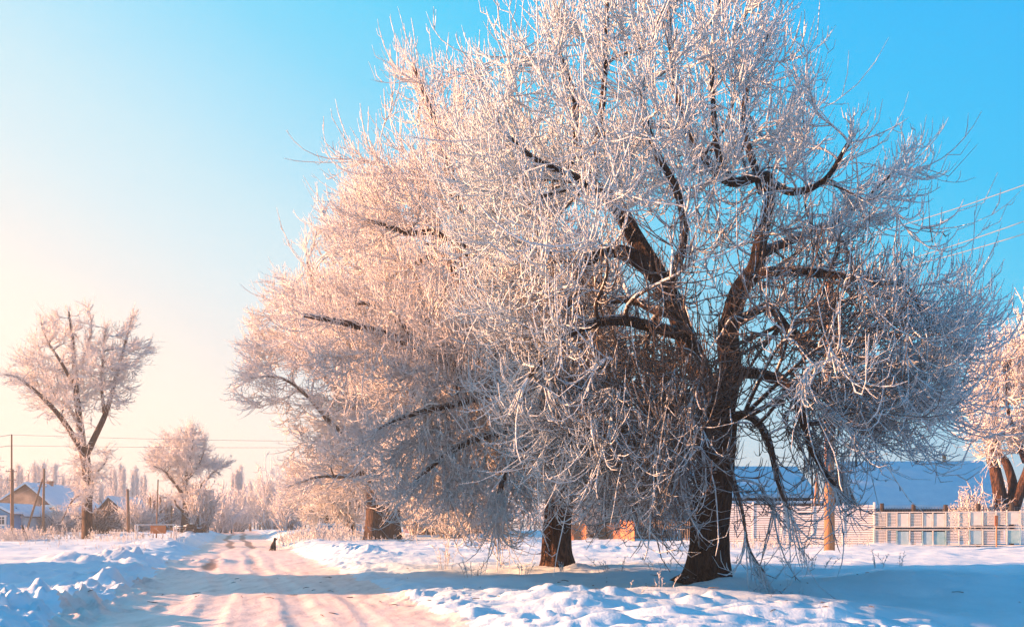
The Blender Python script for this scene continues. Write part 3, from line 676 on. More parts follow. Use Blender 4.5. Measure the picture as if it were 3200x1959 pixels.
# columnar poplars: three shapes, copied
def poplar(seed, h, w, name='columnar_poplar'):
    rng = np.random.default_rng(seed); tr = Tubes(); t = Tubes(); n = 70
    tr.add(wiggle(np.stack([np.zeros((1, 8)), np.zeros((1, 8)), np.linspace(0, h*.97, 8)[None]], -1), .004, rng), np.linspace(.38, .04, 8)[None], np.full(1, .1), 8, rng)
    z0 = rng.uniform(.06, .88, n)*h; a = rng.uniform(0, 6.283, n); ln = (h-z0)*rng.uniform(.25, .5, n)+1
    out = w*.5*rng.uniform(.4, 1, n)*(1-.75*(z0/h)**2)
    p0 = np.stack([np.zeros(n), np.zeros(n), z0], -1); p1 = np.stack([np.cos(a)*out, np.sin(a)*out, np.minimum(z0+ln, h*rng.uniform(.55, 1, n)**.6)], -1)
    m0 = np.stack([np.cos(a)*out*2, np.sin(a)*out*2, ln*.4], -1); m1 = np.stack([0*a, 0*a, ln*1.2], -1)
    P = wiggle(hermite(p0, m0, p1, m1, 7), .02, rng)
    t.add(P, np.linspace(.07, .03, 7)[None]*np.ones((n, 1)), np.full(n, .5), 4, rng)
    per = 16; q = rng.uniform(.15, 1, (n, per)); f = q*5.99; j = np.floor(f).astype(int); fr = (f-j)[..., None]; ii = np.arange(n)[:, None]
    pos = (P[ii, j]*(1-fr)+P[ii, j+1]*fr).reshape(-1, 3); m = len(pos)
    d = nrm(rng.normal(size=(m, 3))*.5+np.array([0, 0, .9])); l2 = rng.lognormal(0, .3, m)*1.1
    t.add(np.stack([pos, pos+d*(l2*.5)[:, None], pos+nrm(d+np.array([0, 0, .4]))*l2[:, None]], 1), np.array([[.06, .055, .03]])*np.ones((m, 1)), np.clip(rng.normal(.85, .1, m), 0, 1), 3, rng)
    return tr.mesh('trunk', M_TREE_FINE), t.mesh('crown', M_TREE_FINE)
PROT = [poplar(81, 22, 1.6), poplar(82, 22, 1.1), poplar(83, 22, 2.2)]
def put_poplar(x, D, h, k, rz, label, group):
    b = gp(x, D); s = h/22
    o = empty('columnar_poplar', b, label, 'tree', group, rz); o.scale = (s*1.05, s*1.05, s)
    for nm, me in zip(('trunk', 'crown'), PROT[k % 3]): link(nm, me, o)
rg = random.Random(4)
def poplar_row(xs, D, tops, label, group):
    for i, (x, ty) in enumerate(zip(xs, tops)):
        d = D+rg.uniform(-12, 12); b = gp(x, d); h = CZ+(HY-ty)/F*d-b[2]
        put_poplar(x, d, h, rg.randrange(3), rg.uniform(0, 6.28), label, group)
poplar_row((55, 66, 108, 120, 135, 172, 196), 185, (1440, 1452, 1430, 1445, 1438, 1440, 1475), 'hazy slim poplar rising behind the brown gabled house', 'poplars behind the brown gabled house')
poplar_row((318, 348, 357, 378, 386), 195, (1500, 1445, 1450, 1440, 1448), 'hazy slim poplar standing above the roof of the right-hand far house', 'poplars above the right-hand far house')
poplar_row((415, 425, 444, 452), 190, (1455, 1445, 1475, 1470), 'hazy slim poplar behind the slim pole and the rounded tree', 'poplars behind the rounded tree')
poplar_row((727, 738, 748, 753, 762, 781), 190, (1470, 1455, 1452, 1445, 1500, 1492), 'pale blue poplar left of where the road vanishes', 'poplars left of the road end')
poplar_row((783, 812, 822, 838), 165, (1498, 1490, 1495, 1520), 'broad shaded poplar standing over the vanishing end of the road', 'poplars over the road end')
poplar_row((2, 22, 232, 246, 262), 200, (1470, 1478, 1480, 1470, 1465), 'hazy slim poplar seen behind the tall forked tree', 'poplars behind the tall forked tree')

# far wood that reads as one pale mass
def far_wood(seed, n, xr, yr, hr):
    rng = np.random.default_rng(seed); t = Tubes()
    X = rng.uniform(*xr, n); Y = rng.uniform(*yr, n); h = rng.uniform(*hr, n)
    z = np.full(n, 1.1)
    P = np.stack([np.stack([X, Y, z], -1), np.stack([X+rng.normal(size=n)*.4, Y, z+h*.55], -1), np.stack([X+rng.normal(size=n)*.8, Y, z+h], -1)], 1)
    t.add(P, np.array([[.25, .16, .05]])*np.ones((n, 1)), np.full(n, .4), 4, rng)
    per = 26; m = n*per; ii = np.repeat(np.arange(n), per); q = rng.uniform(.1, .95, m)
    p0 = np.stack([X[ii], Y[ii], z[ii]+h[ii]*q], -1); d = nrm(rng.normal(size=(m, 3))*np.array([1, 1, .5])+np.array([0, 0, .6])); l = (1-.55*q)*h[ii]*.33
    t.add(np.stack([p0, p0+d*(l*.5)[:, None], p0+nrm(d+np.array([0, 0, .35]))*l[:, None]], 1), np.array([[.09, .1, .05]])*np.ones((m, 1)), np.full(m, .85), 3, rng)
    m3 = m*2; jj = np.repeat(np.arange(m), 2); p1 = p0[jj]+d[jj]*(l[jj]*rng.uniform(.3, .9, m3))[:, None]; d3 = nrm(rng.normal(size=(m3, 3))+np.array([0, 0, .4])); l3 = rng.uniform(.5, 1.3, m3)
    t.add(np.stack([p1, p1+d3*l3[:, None]], 1), np.array([[.08, .05]])*np.ones((m3, 1)), np.full(m3, .95), 3, rng)
    tag(link('far_wood', t.mesh('far_wood', M_TREE_FINE)), kind='stuff')
far_wood(99, 420, (-170, 190), (215, 290), (5, 13))
far_wood(98, 420, (-160, -98), (100, 250), (9, 15))       # unseen tree belt, added to shade the far village

# frosted weeds
def weeds_mesh(name, pts, hs, seed, r=.012, side=7, spread=.25, frost=.8, origin=(0, 0, 0), lean=None):
    rng = np.random.default_rng(seed); n = len(pts); t = Tubes(); pts = np.asarray(pts, float); hs = np.asarray(hs, float)
    ld = rng.normal(size=(n, 2))*spread if lean is None else np.asarray(lean)
    k = 5; s = np.linspace(0, 1, k)
    P = pts[:, None]+np.stack([ld[:, :1]*hs[:, None]*s**1.7, ld[:, 1:]*hs[:, None]*s**1.7, hs[:, None]*s], -1)
    t.add(P, r*np.linspace(1.1, .6, k)[None]*np.ones((n, 1)), np.linspace(frost-.35, frost, k)[None]*np.ones((n, 1)), 3, rng)
    m = n*side; ii = np.repeat(np.arange(n), side); q = rng.uniform(.3, 1, m); f = q*3.999; j = np.floor(f).astype(int); w = (f-j)[:, None]
    p0 = P[ii, j]*(1-w)+P[ii, j+1]*w; d = nrm(rng.normal(size=(m, 3))*.7+np.array([0, 0, .75])); l = hs[ii]*rng.uniform(.12, .34, m)*(1.25-q*.7)
    t.add(np.stack([p0, p0+d*(l*.5)[:, None], p0+nrm(d+np.array([0, 0, .35]))*l[:, None]], 1), r*np.array([[.8, .9, .6]])*np.ones((m, 1)), np.full(m, frost), 3, rng)
    dd = nrm(rng.normal(size=(m, 3))+np.array([0, 0, .5])); p2 = p0+d*(l*.6)[:, None]
    t.add(np.stack([p2, p2+dd*(l*.35)[:, None]], 1), r*np.array([[.9, .6]])*np.ones((m, 1)), np.full(m, frost), 3, rng)
    return t.mesh(name, M_WEED, origin)
def weed_strip(name, n, xr, Yr, hr, seed, r, dens=None):
    rng = np.random.default_rng(seed); P = []; H = []
    while len(P) < n:
        x = rng.uniform(*xr); Y = rng.uniform(*Yr); X = gx(x, Y)
        if vnoise(np.array([X*.45]), np.array([Y*.3]), seed)[0] < rng.uniform(.2, .75): continue
        P.append((X, Y, gz(X, Y)-.03)); H.append(rng.uniform(*hr)*(.6+.6*vnoise(np.array([X*.3]), np.array([Y*.3]), seed+1)[0]))
    tag(link(name, weeds_mesh(name, P, H, seed, r)), kind='stuff')
weed_strip('frosted_weeds', 420, (-40, 262), (60, 70), (.3, 1.15), 7, .017)
weed_strip('frosted_weeds', 90, (270, 560), (58, 68), (.3, .8), 8, .016)
weed_strip('frosted_weeds', 330, (870, 1130), (56, 84), (.4, 1.2), 9, .02)
weed_strip('frosted_weeds', 120, (1120, 1300), (62, 84), (.2, .6), 13, .016)
weed_strip('frosted_weeds', 120, (2290, 2720), (45.5, 48.5), (.25, .7), 10, .012)
weed_strip('frosted_weeds', 150, (60, 480), (42, 58), (.08, .3), 12, .008)
G_W = 'single frosted weeds sticking out of the snow'
for lab, x, D, h, n, sd in (
    ('leaning clump of dry frosted weeds left of the short dark trunk', 1390, 29.5, .75, 9, 1),
    ('small white frosted plant in the shadow left of the nearest trunk', 2062, 18.6, .38, 4, 2),
    ('tiny frosted stalk on the snow ridge before the nearest trunk', 1962, 18.2, .26, 2, 3),
    ('pink airy clump of dry weeds in sun right of the nearest trunk', 2530, 27.5, .5, 16, 4),
    ('thin curved dry weed before the middle of the lattice fence', 2740, 27.5, .55, 4, 5),
    ('wispy dry weed bent over before the lattice fence', 2810, 29, .5, 5, 6),
    ('sparse dry weed just before the short dark trunk', 1760, 25.5, .42, 5, 7),
    ('dry weed halfway between the two dark trunks', 1925, 25.8, .55, 6, 8),
    ('dry weed nearer the nearest trunk than the short trunk', 2085, 25.4, .45, 6, 9),
    ('thin dry stalks at the edge of the right snow bank', 1480, 24.2, .5, 6, 10),
    ('faint dry weed under the drooping twigs', 1630, 25.2, .4, 5, 11),
    ('dark twiggy weed by the road in the right foreground shade', 1450, 20.4, .16, 2, 12),
    ('clump of tall weeds before the slatted white fence', 2385, 46, .8, 10, 13),
    ('frosted bushy weed in front of the orange panel', 545, 60, 1.1, 9, 14)):
    rng = np.random.default_rng(sd); b = gp(x, D); P = [(b[0]+rng.normal()*.16*math.sqrt(n)/2, b[1]+rng.normal()*.14*math.sqrt(n)/2, 0) for _ in range(n)]
    P = [(a, c, gz(a, c)-.02) for a, c, _ in P]
    o = link('frosted_weed_clump', weeds_mesh('frosted_weed_clump', P, h*rng.uniform(.5, 1.1, n), sd, .006+.0001*D, 6, .35, .95, b)); o.location = b  # each one is a clump of separate weed stalks, not a bush
    tag(o, lab, 'weed', G_W)

# ------------------------------------------------------------------ houses
def house(name, label, x0, x1, D, ey, ry, depth, gable_mat, wall_mat, ridge_x=None, hip=0.0, roof_over=.4, chim=None, windows=(), cat='house', front_trim=None, base_drop=.4):
    """gable front facing the viewer; x0,x1: wall edges, ey/ry: eave and ridge rows in photo pixels"""
    X0, X1 = gx(x0, D), gx(x1, D); Xr = (X0+X1)/2 if ridge_x is None else gx(ridge_x, D)
    ez, rz = at(0, ey, D)[2], at(0, ry, D)[2]; zb = min(gz(X0, D), gz(X1, D))-base_drop
    b = np.array([(X0+X1)/2, D, zb]); root = empty(name, b, label, cat)
    l = lambda X, Y, Z: (X-b[0], Y-b[1], Z-b[2])
    m = MB(); m.box(l((X0+X1)/2, D+depth/2, (zb+ez)/2), (X1-X0, depth, ez-zb)); m.build('wall', wall_mat, root)
    # gable boards a little proud of the wall
    if hip:
        f = 1-hip; pts = [(X0, ez), (X1, ez), (X1+(Xr-X1)*f, ez+(rz-ez)*f), (X0+(Xr-X0)*f, ez+(rz-ez)*f)]
    else: pts = [(X0, ez), (X1, ez), (Xr, rz)]
    m = MB(); m.prism([l(px, D-.05, pz+.003) for px, pz in pts], (0, .3, 0)); m.build('gable', gable_mat, root)
    # roof slabs with a thick layer of snow
    th = .22; hb = depth*.0
    def slab(Xe, sgn):
        dx, dz = Xe-Xr, ez-rz; k = roof_over/math.hypot(dx, dz); ex, ezz = Xe+dx*k, ez+dz*k
        y0, y1 = D-roof_over, D+depth+roof_over
        f = (1-hip) if hip else 1; yr = y0+(D+2.2-y0)*(1 if hip else 0)
        fx, fz = ex+(Xr-ex)*f, ezz+(rz-ezz)*f
        poly = [(ex, y0, ezz), (fx, y0, fz), (Xr, yr, rz), (Xr, y1, rz), (ex, y1, ezz)] if hip else [(ex, y0, ezz), (Xr, y0, rz), (Xr, y1, rz), (ex, y1, ezz)]
        return poly
    mm = MB(); ms = MB()
    for Xe in (X0, X1):
        p = slab(Xe, 0); mm.prism([l(x, y, z+.01) for x, y, z in p], (0, 0, .07)); ms.prism([l(x, y, z+.085) for x, y, z in p], (0, 0, th))
    if hip:
        f = 1-hip; a = slab(X0, 0)[1]; c = slab(X1, 0)[1]
        p = [(a[0], a[1], a[2]), (c[0], c[1], c[2]), (Xr, D+2.2, rz)]
        mm.prism([l(x, y, z+.014) for x, y, z in p], (0, 0, .06)); ms.prism([l(x, y, z+.09) for x, y, z in p], (0, 0, th*.8))
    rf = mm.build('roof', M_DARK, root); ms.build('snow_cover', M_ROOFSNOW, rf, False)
    if chim:
        cx, cy, ct = chim; m = MB(); Xc = gx(cx, D); zt = at(0, ct, D)[2]
        m.box(l(Xc, D+cy, (zt+ez)/2), (.5, .5, zt-ez)); m.box(l(Xc, D+cy, zt), (.62, .62, .12)); m.build('chimney', M_BRICK, rf)
    for wx, wt, wb, ww, fm in windows:
        Xw = gx(wx, D); zt, zb2 = at(0, wt, D)[2], at(0, wb, D)[2]; wd = ww/F*D
        m = MB(); hh = zt-zb2
        for sx in (-1, 1): m.box(l(Xw+sx*wd/2, D-.06, (zt+zb2)/2), (.14, .12, hh+.2))
        for zz in (zt, zb2): m.box(l(Xw, D-.07, zz), (wd+.3, .14, .16))
        m.box(l(Xw, D-.035, (zt+zb2)/2), (.05, .05, hh)); m.box(l(Xw, D-.035, (zt+zb2)/2+hh*.15), (wd, .045, .05))
        fo = m.build('window', fm, root); m = MB(); m.box(l(Xw, D-.01, (zt+zb2)/2), (wd, .03, hh)); m.build('pane', M_GLASS, fo)
    return root, b
h2, b2 = house('village_house', 'brown gabled village house with smoke drifting past its boarded gable', -42, 186, 100, 1598, 1514, 11, M_BROWN, M_BEIGE, 84, 0,
               windows=((102, 1625, 1652, 10, M_WHITEWALL), (117, 1625, 1652, 10, M_WHITEWALL), (133, 1625, 1652, 10, M_WHITEWALL)), chim=(85, 5, 1497))
m = MB(); m.box((gx(117, 99.9)-b2[0], -.16, at(0, 1609, 100)[2]-b2[2]), (1.1, .1, .9), 0, .04); m.build('gable_ornament', M_PALEBLUE, h2)
house('village_house', 'smaller far house with a snowy right roof slope and pale wall behind a bush', 302, 396, 104, 1601, 1556, 8, M_BROWN, M_BEIGE, 342, 0, chim=(412, 6, 1560))
house('village_house', 'low hazy house roof left of the rounded tree behind bushes', 398, 436, 112, 1603, 1580, 7, M_BEIGE, M_WHITEWALL, 410, 0)
house('blue_porch', 'blue painted house front with a lattice window at the left edge', -60, 30, 84, 1602, 1580, 6, M_BLUE, M_BLUE, -15, 0, windows=((5, 1612, 1640, 26, M_WHITEWALL),), cat='house')
house('blue_shed', 'small blue shed with snow on its flat roof beside the slim pole', 40, 74, 86, 1606, 1588, 5, M_PALEBLUE, M_PALEBLUE, 57, 0, windows=((55, 1615, 1643, 16, M_WHITEWALL),), cat='shed')
# porch gate between the far houses
g = empty('carport', gp(160, 97), 'small pale blue porch with a snowy top between the two far houses', 'porch')
m = MB(); m.box((0, 0, 2.75), (1.4, 1.2, .12)); m.box((0, .5, 1.9), (1.3, .06, 1.3)); m.build('panel', M_PALEBLUE, g)
m = MB(); [m.box((sx*.6, 0, 1.35), (.12, .12, 2.7)) for sx in (-1, 1)]; m.build('post', M_PALEBLUE, g)
m = MB(); m.box((0, 0, 2.9), (1.5, 1.3, .18), 0, .05); m.build('snow_cover', M_ROOFSNOW, g)

# long snow-covered roof on the right
def long_house(name, label, xa, xb, D, ridge_y, eave_y, wall_mat, run=5.0, rot=0.0, chim=None):
    Xa, Xb = gx(xa, D), gx(xb, D); ez, rz = at(0, eave_y, D)[2], at(0, ridge_y, D+run)[2]
    c = np.array([(Xa+Xb)/2, D, gz((Xa+Xb)/2, D)-.3]); root = empty(name, c, label, 'house', None, rot); hw = (Xb-Xa)/2; e = ez-c[2]; r = rz-c[2]
    m = MB(); m.box((0, run, e/2), (2*hw-.8, 2*run-1.0, e)); m.prism([(-hw+.4, .5, e+.004), (-hw+.4, 2*run-.5, e+.004), (-hw+.4, run, r-.25)], (2*hw-.8, 0, 0)); m.build('wall', wall_mat, root)
    m = MB(); s = MB()
    for p in ([(-hw, 0, e), (hw, 0, e), (hw, run, r), (-hw, run, r)], [(-hw, 2*run, e), (hw, 2*run, e), (hw, run+.004, r), (-hw, run+.004, r)]):
        m.prism(p, (0, 0, .08)); s.prism([(x, y, z+.085) for x, y, z in p], (0, 0, .25))
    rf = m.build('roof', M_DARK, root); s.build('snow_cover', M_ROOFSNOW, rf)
    if chim is not None:
        m = MB(); X = gx(chim[0], D+run)-c[0]; zt = at(0, chim[1], D+run)[2]-c[2]
        m.bar((X, run, r-.6), (X, run, zt), .14); m.bar((X, run, zt+.02), (X, run, zt+.12), .2); m.build('chimney', M_POLE_ORANGE, rf)
    return root
long_house('snow_roofed_house', 'long low house with a wide shaded snow roof behind the lattice fence', 2690, 3160, 62, 1455, 1593, M_DARK, 4.5, R(-3), (2938, 1425))
long_house('snow_roofed_house', 'house with shaded snow roof seen between nearest trunk and the tall wooden pole', 2180, 2560, 66, 1470, 1558, M_DARK, 4.5, R(2))
long_house('snow_roofed_house', 'small blue walled house glimpsed just left of the nearest trunk', 1980, 2130, 78, 1520, 1585, M_BLUE, 3.5)
# open shed with orange posts
D = 58; sh = empty('open_shed', gp(2420, D), 'low dark shed with a snowy lean-to roof and orange boards behind the white fence', 'shed')
W = (2620-2290)/F*D
m = MB(); m.box((0, 2.0, 1.1), (W, .2, 2.2)); m.build('wall', M_DARK, sh)
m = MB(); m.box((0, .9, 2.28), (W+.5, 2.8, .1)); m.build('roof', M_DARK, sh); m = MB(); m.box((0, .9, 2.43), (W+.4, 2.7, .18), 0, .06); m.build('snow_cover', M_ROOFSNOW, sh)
for i, dx in enumerate((-2.9, -1.7, -.6, .7, 2.1, 3.1)):
    m = MB(); m.box((dx, -.2, 1.12), (.34, .12, 2.2)); m.build('post', M_POLE_ORANGE, sh)
D = 57; f = empty('gable_frame', gp(2553, D), 'orange pointed timber frame standing left of the tall wooden pole', 'frame')
m = MB(); m.bar((-.32, 0, 0), (0, 0, 4.2), .07, .06); m.bar((.3, 0, 0), (0, 0, 4.2), .07, .06); m.bar((-.2, 0, 1.7), (.2, 0, 1.7), .05); m.build('gable_frame_timber', M_POLE_ORANGE, f)

# ------------------------------------------------------------------ fences
def seg_pts(pa, pb, n): return [pa+(pb-pa)*i/n for i in range(n+1)]
A = gp(2262, 51.2); B = gp(2732, 49)
fz = empty('slatted_fence', A, 'white fence of close horizontal boards behind the nearest trunk', 'fence')
dv = B-A; ln = math.hypot(dv[0], dv[1]); ang = math.atan2(dv[1], dv[0]); nb = 5
for i in range(nb):
    c = A+dv*(i+.5)/nb; m = MB(); zz = min(gz(*(A+dv*i/nb)[:2]), gz(*(A+dv*(i+1)/nb)[:2]))-.15-A[2]
    for k in range(19):
        z = zz+.10+k*.122; tlt = .018 if k % 2 else -.018
        m.box((c[0]-A[0], c[1]-A[1], z), (ln/nb-.09, .05+abs(tlt)*.6, .095), ang)
    m.box((c[0]-A[0]-math.sin(ang)*.055, c[1]-A[1]+math.cos(ang)*.055, zz+1.2), (ln/nb-.1, .03, 2.34), ang) if 0 else None
    m.build('board_panel', M_SIDING, fz)
    m = MB(); m.box((c[0]-A[0]-math.sin(ang)*.06, c[1]-A[1]+math.cos(ang)*.06, zz+1.2), (ln/nb-.1, .03, 2.3), ang); m.build('gap_shade_sheet', M_GREYWOOD, fz)  # dark sheet behind the boards puts shade into their gaps
for i in range(nb+1):
    c = A+dv*i/nb-A; m = MB(); g0 = gz(*(A+c)[:2])-A[2]; m.box((c[0], c[1], g0+1.05), (.09, .12, 2.5), ang); m.build('post', M_SIDING, fz)
# lattice fence made of old metal grilles
A = gp(2732, 48.8); B = gp(3330, 46.4); dv = B-A; ln = math.hypot(dv[0], dv[1]); ang = math.atan2(dv[1], dv[0])
lf = empty('lattice_fence', A, 'cream and light blue fence of louvred metal panels in two rows', 'fence')
ux = np.array([math.cos(ang), math.sin(ang)]); un = np.array([-math.sin(ang), math.cos(ang)])
def lp(s, t, z): return (ux[0]*s+un[0]*t, ux[1]*s+un[1]*t, z)
rgl = random.Random(12)
for row, (z0, z1) in enumerate(((.0, .80), (.95, 1.72))):
    s = 0.0; k = 0
    while s < ln-.5:
        wd = .62 if k % 3 != 1 else .5
        sag = -.06*math.sin(s*.7)+.02*row
        if k % 3 == 2 or (k % 7 == 4):          # closed sheet
            m = MB(); m.box(lp(s+wd/2, 0, (z0+z1)/2+sag), (wd-.1, .035, z1-z0-.1), ang)
            m.build('sheet_panel', M_CREAM if row else (M_SKYPANEL if k % 2 else M_PALEBLUE), lf)
        else:
            m = MB(); nl = 9
            for q in range(nl): m.box(lp(s+wd/2, 0, z0+sag+.07+q*(z1-z0-.14)/(nl-1)), (wd-.1, .03, .055), ang)
            m.build('louvre_panel', M_CREAM if row else M_WHITEWALL, lf)
        m = MB(); m.box(lp(s, -.01, (z0+z1)/2+sag), (.05, .07, z1-z0), ang); m.build('upright', M_CREAM if (row or k % 2) else M_SKYPANEL, lf)
        s += wd; k += 1
    for z in (z0+.0, z1): m = MB(); m.box(lp(s/2, -.012, z+.0), (s, .06, .05), ang); m.build('rail', M_CREAM, lf)
for s in np.arange(.4, ln, 1.55):
    m = MB(); m.bar(lp(s, .16, -.3), lp(s, .16, 2.15+.05*math.sin(s*5)), .11); m.build('post', M_DARK, lf)
m = MB()
s = 0
while s < ln:
    m.bar(lp(s, .3, .2), lp(s, .3, 1.98), .011, n=4); s += .13
for z in (.85, .98, 1.86, 1.95): m.bar(lp(0, .3, z), lp(ln, .3, z), .011, n=4)
m.build('wire_mesh', M_FROSTWIRE, lf)
# little orange marker on a post
p = gp(3114, 46.2); o = empty('marker_sign', p, 'small orange marker plate on a thin post before the lattice fence', 'sign')
m = MB(); m.bar((0, 0, -.3), (0, 0, 1.25), .035); m.build('post', M_POLE_ORANGE, o)
m = MB(); m.box((-.03, -.045, 1.5), (.17, .03, .52), 0, .01); m.build('plate', M_RUST, o)
# picket fence and rusty boards behind the trees
def picket(name, label, xa, Da, xb, Db, h, mat, gap=.16, wd=.085, part='picket_panel'):
    A = gp(xa, Da); B = gp(xb, Db); dv = B-A; ln = math.hypot(dv[0], dv[1]); ang = math.atan2(dv[1], dv[0]); o = empty(name, A, label, 'fence')
    rgp = random.Random(xa); m = MB(); s = 0
    while s < ln:
        q = A+dv*s/ln-A; hh = h*rgp.uniform(.93, 1.05); m.box((q[0], q[1], q[2]+hh/2-.1), (wd, .03, hh), ang); s += gap
    m.build(part, mat, o)
    for z in (.35, h*.75): m = MB(); m.prism([(-math.sin(ang)*.04, math.cos(ang)*.04, z), (-math.sin(ang)*.1, math.cos(ang)*.1, z), (-math.sin(ang)*.1, math.cos(ang)*.1, z+.1), (-math.sin(ang)*.04, math.cos(ang)*.04, z+.1)], (dv[0], dv[1], dv[2])); m.build('rail', mat, o)
    return o
picket('picket_fence', 'grey picket fence in shade left of the nearest trunk', 1985, 60, 2185, 57, 1.45, M_GREYWOOD)
picket('picket_fence', 'reddish sunlit picket fence between the rusty gate posts', 1872, 64, 1945, 60.5, 1.4, M_REDWOOD, .18, .1)
def board_wall(label, xa, Da, xb, Db, h, mat):
    return picket('board_fence', label, xa, Da, xb, Db, h, mat, .2, .195, 'board_panel')
board_wall('rusty red board fence right behind the short dark trunk', 1782, 66, 1832, 62, 1.25, M_REDWOOD)
board_wall('rusty red gate board left of the grey picket fence', 1940, 60.5, 1984, 58, 1.4, M_REDWOOD)
picket('picket_fence', 'far low fence seen between the double trunk and the drooping twigs', 1262, 96, 1480, 92, 1.3, M_REDWOOD)
picket('picket_fence', 'dark low fence under the bush by the far houses', 258, 88, 312, 90, 1.0, M_GREYWOOD)
picket('picket_fence', 'dark picket fence beside the slim pole of the far houses', 372, 98, 398, 98, 1.7, M_GREYWOOD)

# ------------------------------------------------------------------ poles and wires
def pole(name, label, x, D, top_y, r, mat=None, tip=None, strut=None, lean=0, arms=(), group=None):
    b = gp(x, D, -.1); h = at(0, top_y, D)[2]-b[2]; o = empty(name, b, label, 'pole', group)
    m = MB(); lx = lean/F*D
    if tip: m.bar((0, 0, 0), (lx*.8, 0, h*(1-tip)), r, r*.85, 12); m.build('shaft', mat or M_POLE, o, True); m = MB(); m.bar((lx*.8-r*.3, 0, h*(1-tip)-.6), (lx-r*.3, 0, h), r*.5, r*.42, 10); m.build('extension', mat or M_POLE, o, True)
    else: m.bar((0, 0, 0), (lx, 0, h), r, r*.72, 12); m.build('shaft', mat or M_POLE, o, True)
    if strut:
        sx, sy = strut; m = MB(); m.bar((gx(sx, D)-b[0], .3, 0), (lx*.8-r, .05, at(0, sy, D)[2]-b[2]), r*.8, r*.65, 10); m.build('strut', mat or M_POLE, o, True)
    for ay, aw in arms:
        z = at(0, ay, D)[2]-b[2]; m = MB(); m.bar((-aw, -r*.9, z), (aw, -r*.9, z), .035, n=6)
        m.build('crossarm', M_PIPE, o)
        for sx in (-1, 1): m = MB(); m.bar((sx*aw*.9, -r*.9, z+.03), (sx*aw*.9, -r*.9, z+.2), .05, .035, 8); m.build('insulator', M_WHITEWALL, o)
    return o
G_P = 'utility poles of the village street'
pole('utility_pole', 'tall two piece utility pole at the left edge before the blue house', 38, 72, 1357, .14, tip=.33, arms=((1473, .45), (1499, .4)), group=G_P)
pole('utility_pole', 'pole propped by a leaning strut before the brown gabled house', 134, 84, 1463, .13, strut=(72, 1495), lean=4, arms=((1507, .4), (1520, .4)), group=G_P)
pole('utility_pole', 'dark slim pole right of the smaller far house', 402, 94, 1527, .17, lean=-3, arms=((1533, .25),), group=G_P)
pole('utility_pole', 'pale pole with a leaning strut left of the orange panel', 469, 102, 1553, .15, strut=(446, 1566), group=G_P)
pole('thin_mast', 'tall thin mast rising above the orange panel', 488, 66, 1497, .055, M_POLE_ORANGE, lean=6)
pole('utility_pole', 'dark leaning pole just right of the thin mast', 506, 108, 1552, .13, lean=-6, group=G_P)
pole('utility_pole', 'short dark pole left of the log pile tree', 536, 112, 1578, .14, group=G_P)
pole('thin_mast', 'faint thin post between the leaning pole and the short dark pole', 519, 104, 1575, .06, M_POLE)
pole('utility_pole', 'tall orange lit wooden pole standing before the white fence', 2592, 44, 880, .25, M_POLE_ORANGE, group=G_P)
def wire(label, p, q, sag, r=.02, mat=None, group=None):
    p = np.asarray(p, float); q = np.asarray(q, float); t = np.linspace(0, 1, 25)[:, None]; c = (p+q)/2
    P = p+(q-p)*t; P[:, 2] -= sag*4*(t*(1-t))[:, 0]
    T = Tubes(); T.add((P-c)[None], np.full((1, 25), r), np.zeros(1), 6)
    o = link('overhead_wire', T.mesh('overhead_wire', mat or M_FROSTWIRE)); o.location = c
    return tag(o, label, 'wire', group)
GW = 'overhead wires'
wire('upper wire running right from the two piece pole', at(35, 1358, 72), at(1500, 1375, 78), .25, .015, M_WIRE, GW)
wire('lower wire running right from the two piece pole', at(35, 1392, 72), at(1500, 1393, 78), .15, .015, M_WIRE, GW)
wire('upper wire running left from the two piece pole', at(35, 1358, 72), at(-300, 1395, 60), .1, .022, M_WIRE, GW)
wire('lower wire running left from the two piece pole', at(35, 1392, 72), at(-300, 1415, 60), .1, .022, M_WIRE, GW)
wire('highest of the three frosted wires at the right edge', at(2592, 760, 43.8), at(3500, 464, 26), .25, .013, None, GW)
wire('middle one of the three frosted wires at the right edge', at(2592, 872, 43.8), at(3500, 578, 26), .25, .013, None, GW)
wire('lowest of the three frosted wires at the right edge', at(2592, 882, 43.8), at(3500, 632, 26), .25, .013, None, GW)
wire('frosted wire crossing the top of the right-edge tree', at(2592, 1120, 43.8), at(3500, 885, 26), .3, .012, None, GW)
wire('faint wire slanting down to the blue house', at(110, 1521, 84), at(-60, 1580, 84), .1, .016, None, GW)

# ------------------------------------------------------------------ board with orange panel, log pile, stump
D = 64; o = empty('sign_frame', gp(486, D), 'white pipe frame holding an orange board on thin legs in the snow', 'board')
w_ = lambda x: (x-486)/F*D
for x in (423, 430, 543, 551):
    m = MB(); m.bar((w_(x), 0, -.3), (w_(x), 0, 1.0), .05, .045); m.build('post', M_WHITEWALL, o)
for x in (446, 478, 489, 508, 534):
    m = MB(); m.bar((w_(x), .05, -.3), (w_(x), .05, .52 if x in (446, 534) else .42), .028); m.build('leg', M_PIPE, o)
for a_, b_, z_ in ((423, 551, 1.0), (446, 472, .5), (515, 534, .5)): m = MB(); m.bar((w_(a_), .05 if z_ < 1 else 0, z_), (w_(b_), .05 if z_ < 1 else 0, z_), .033); m.build('rail', M_WHITEWALL, o)
m = MB(); m.box((w_(495), -.04, .67), ((519-471)/F*D, .05, .56), 0, .01); m.build('panel', M_RUST, o)
lp_ = empty('log_pile', gp(584, 86), 'heap of dark logs with snow on top under the rounded tree', 'log pile')
rgq = random.Random(5)
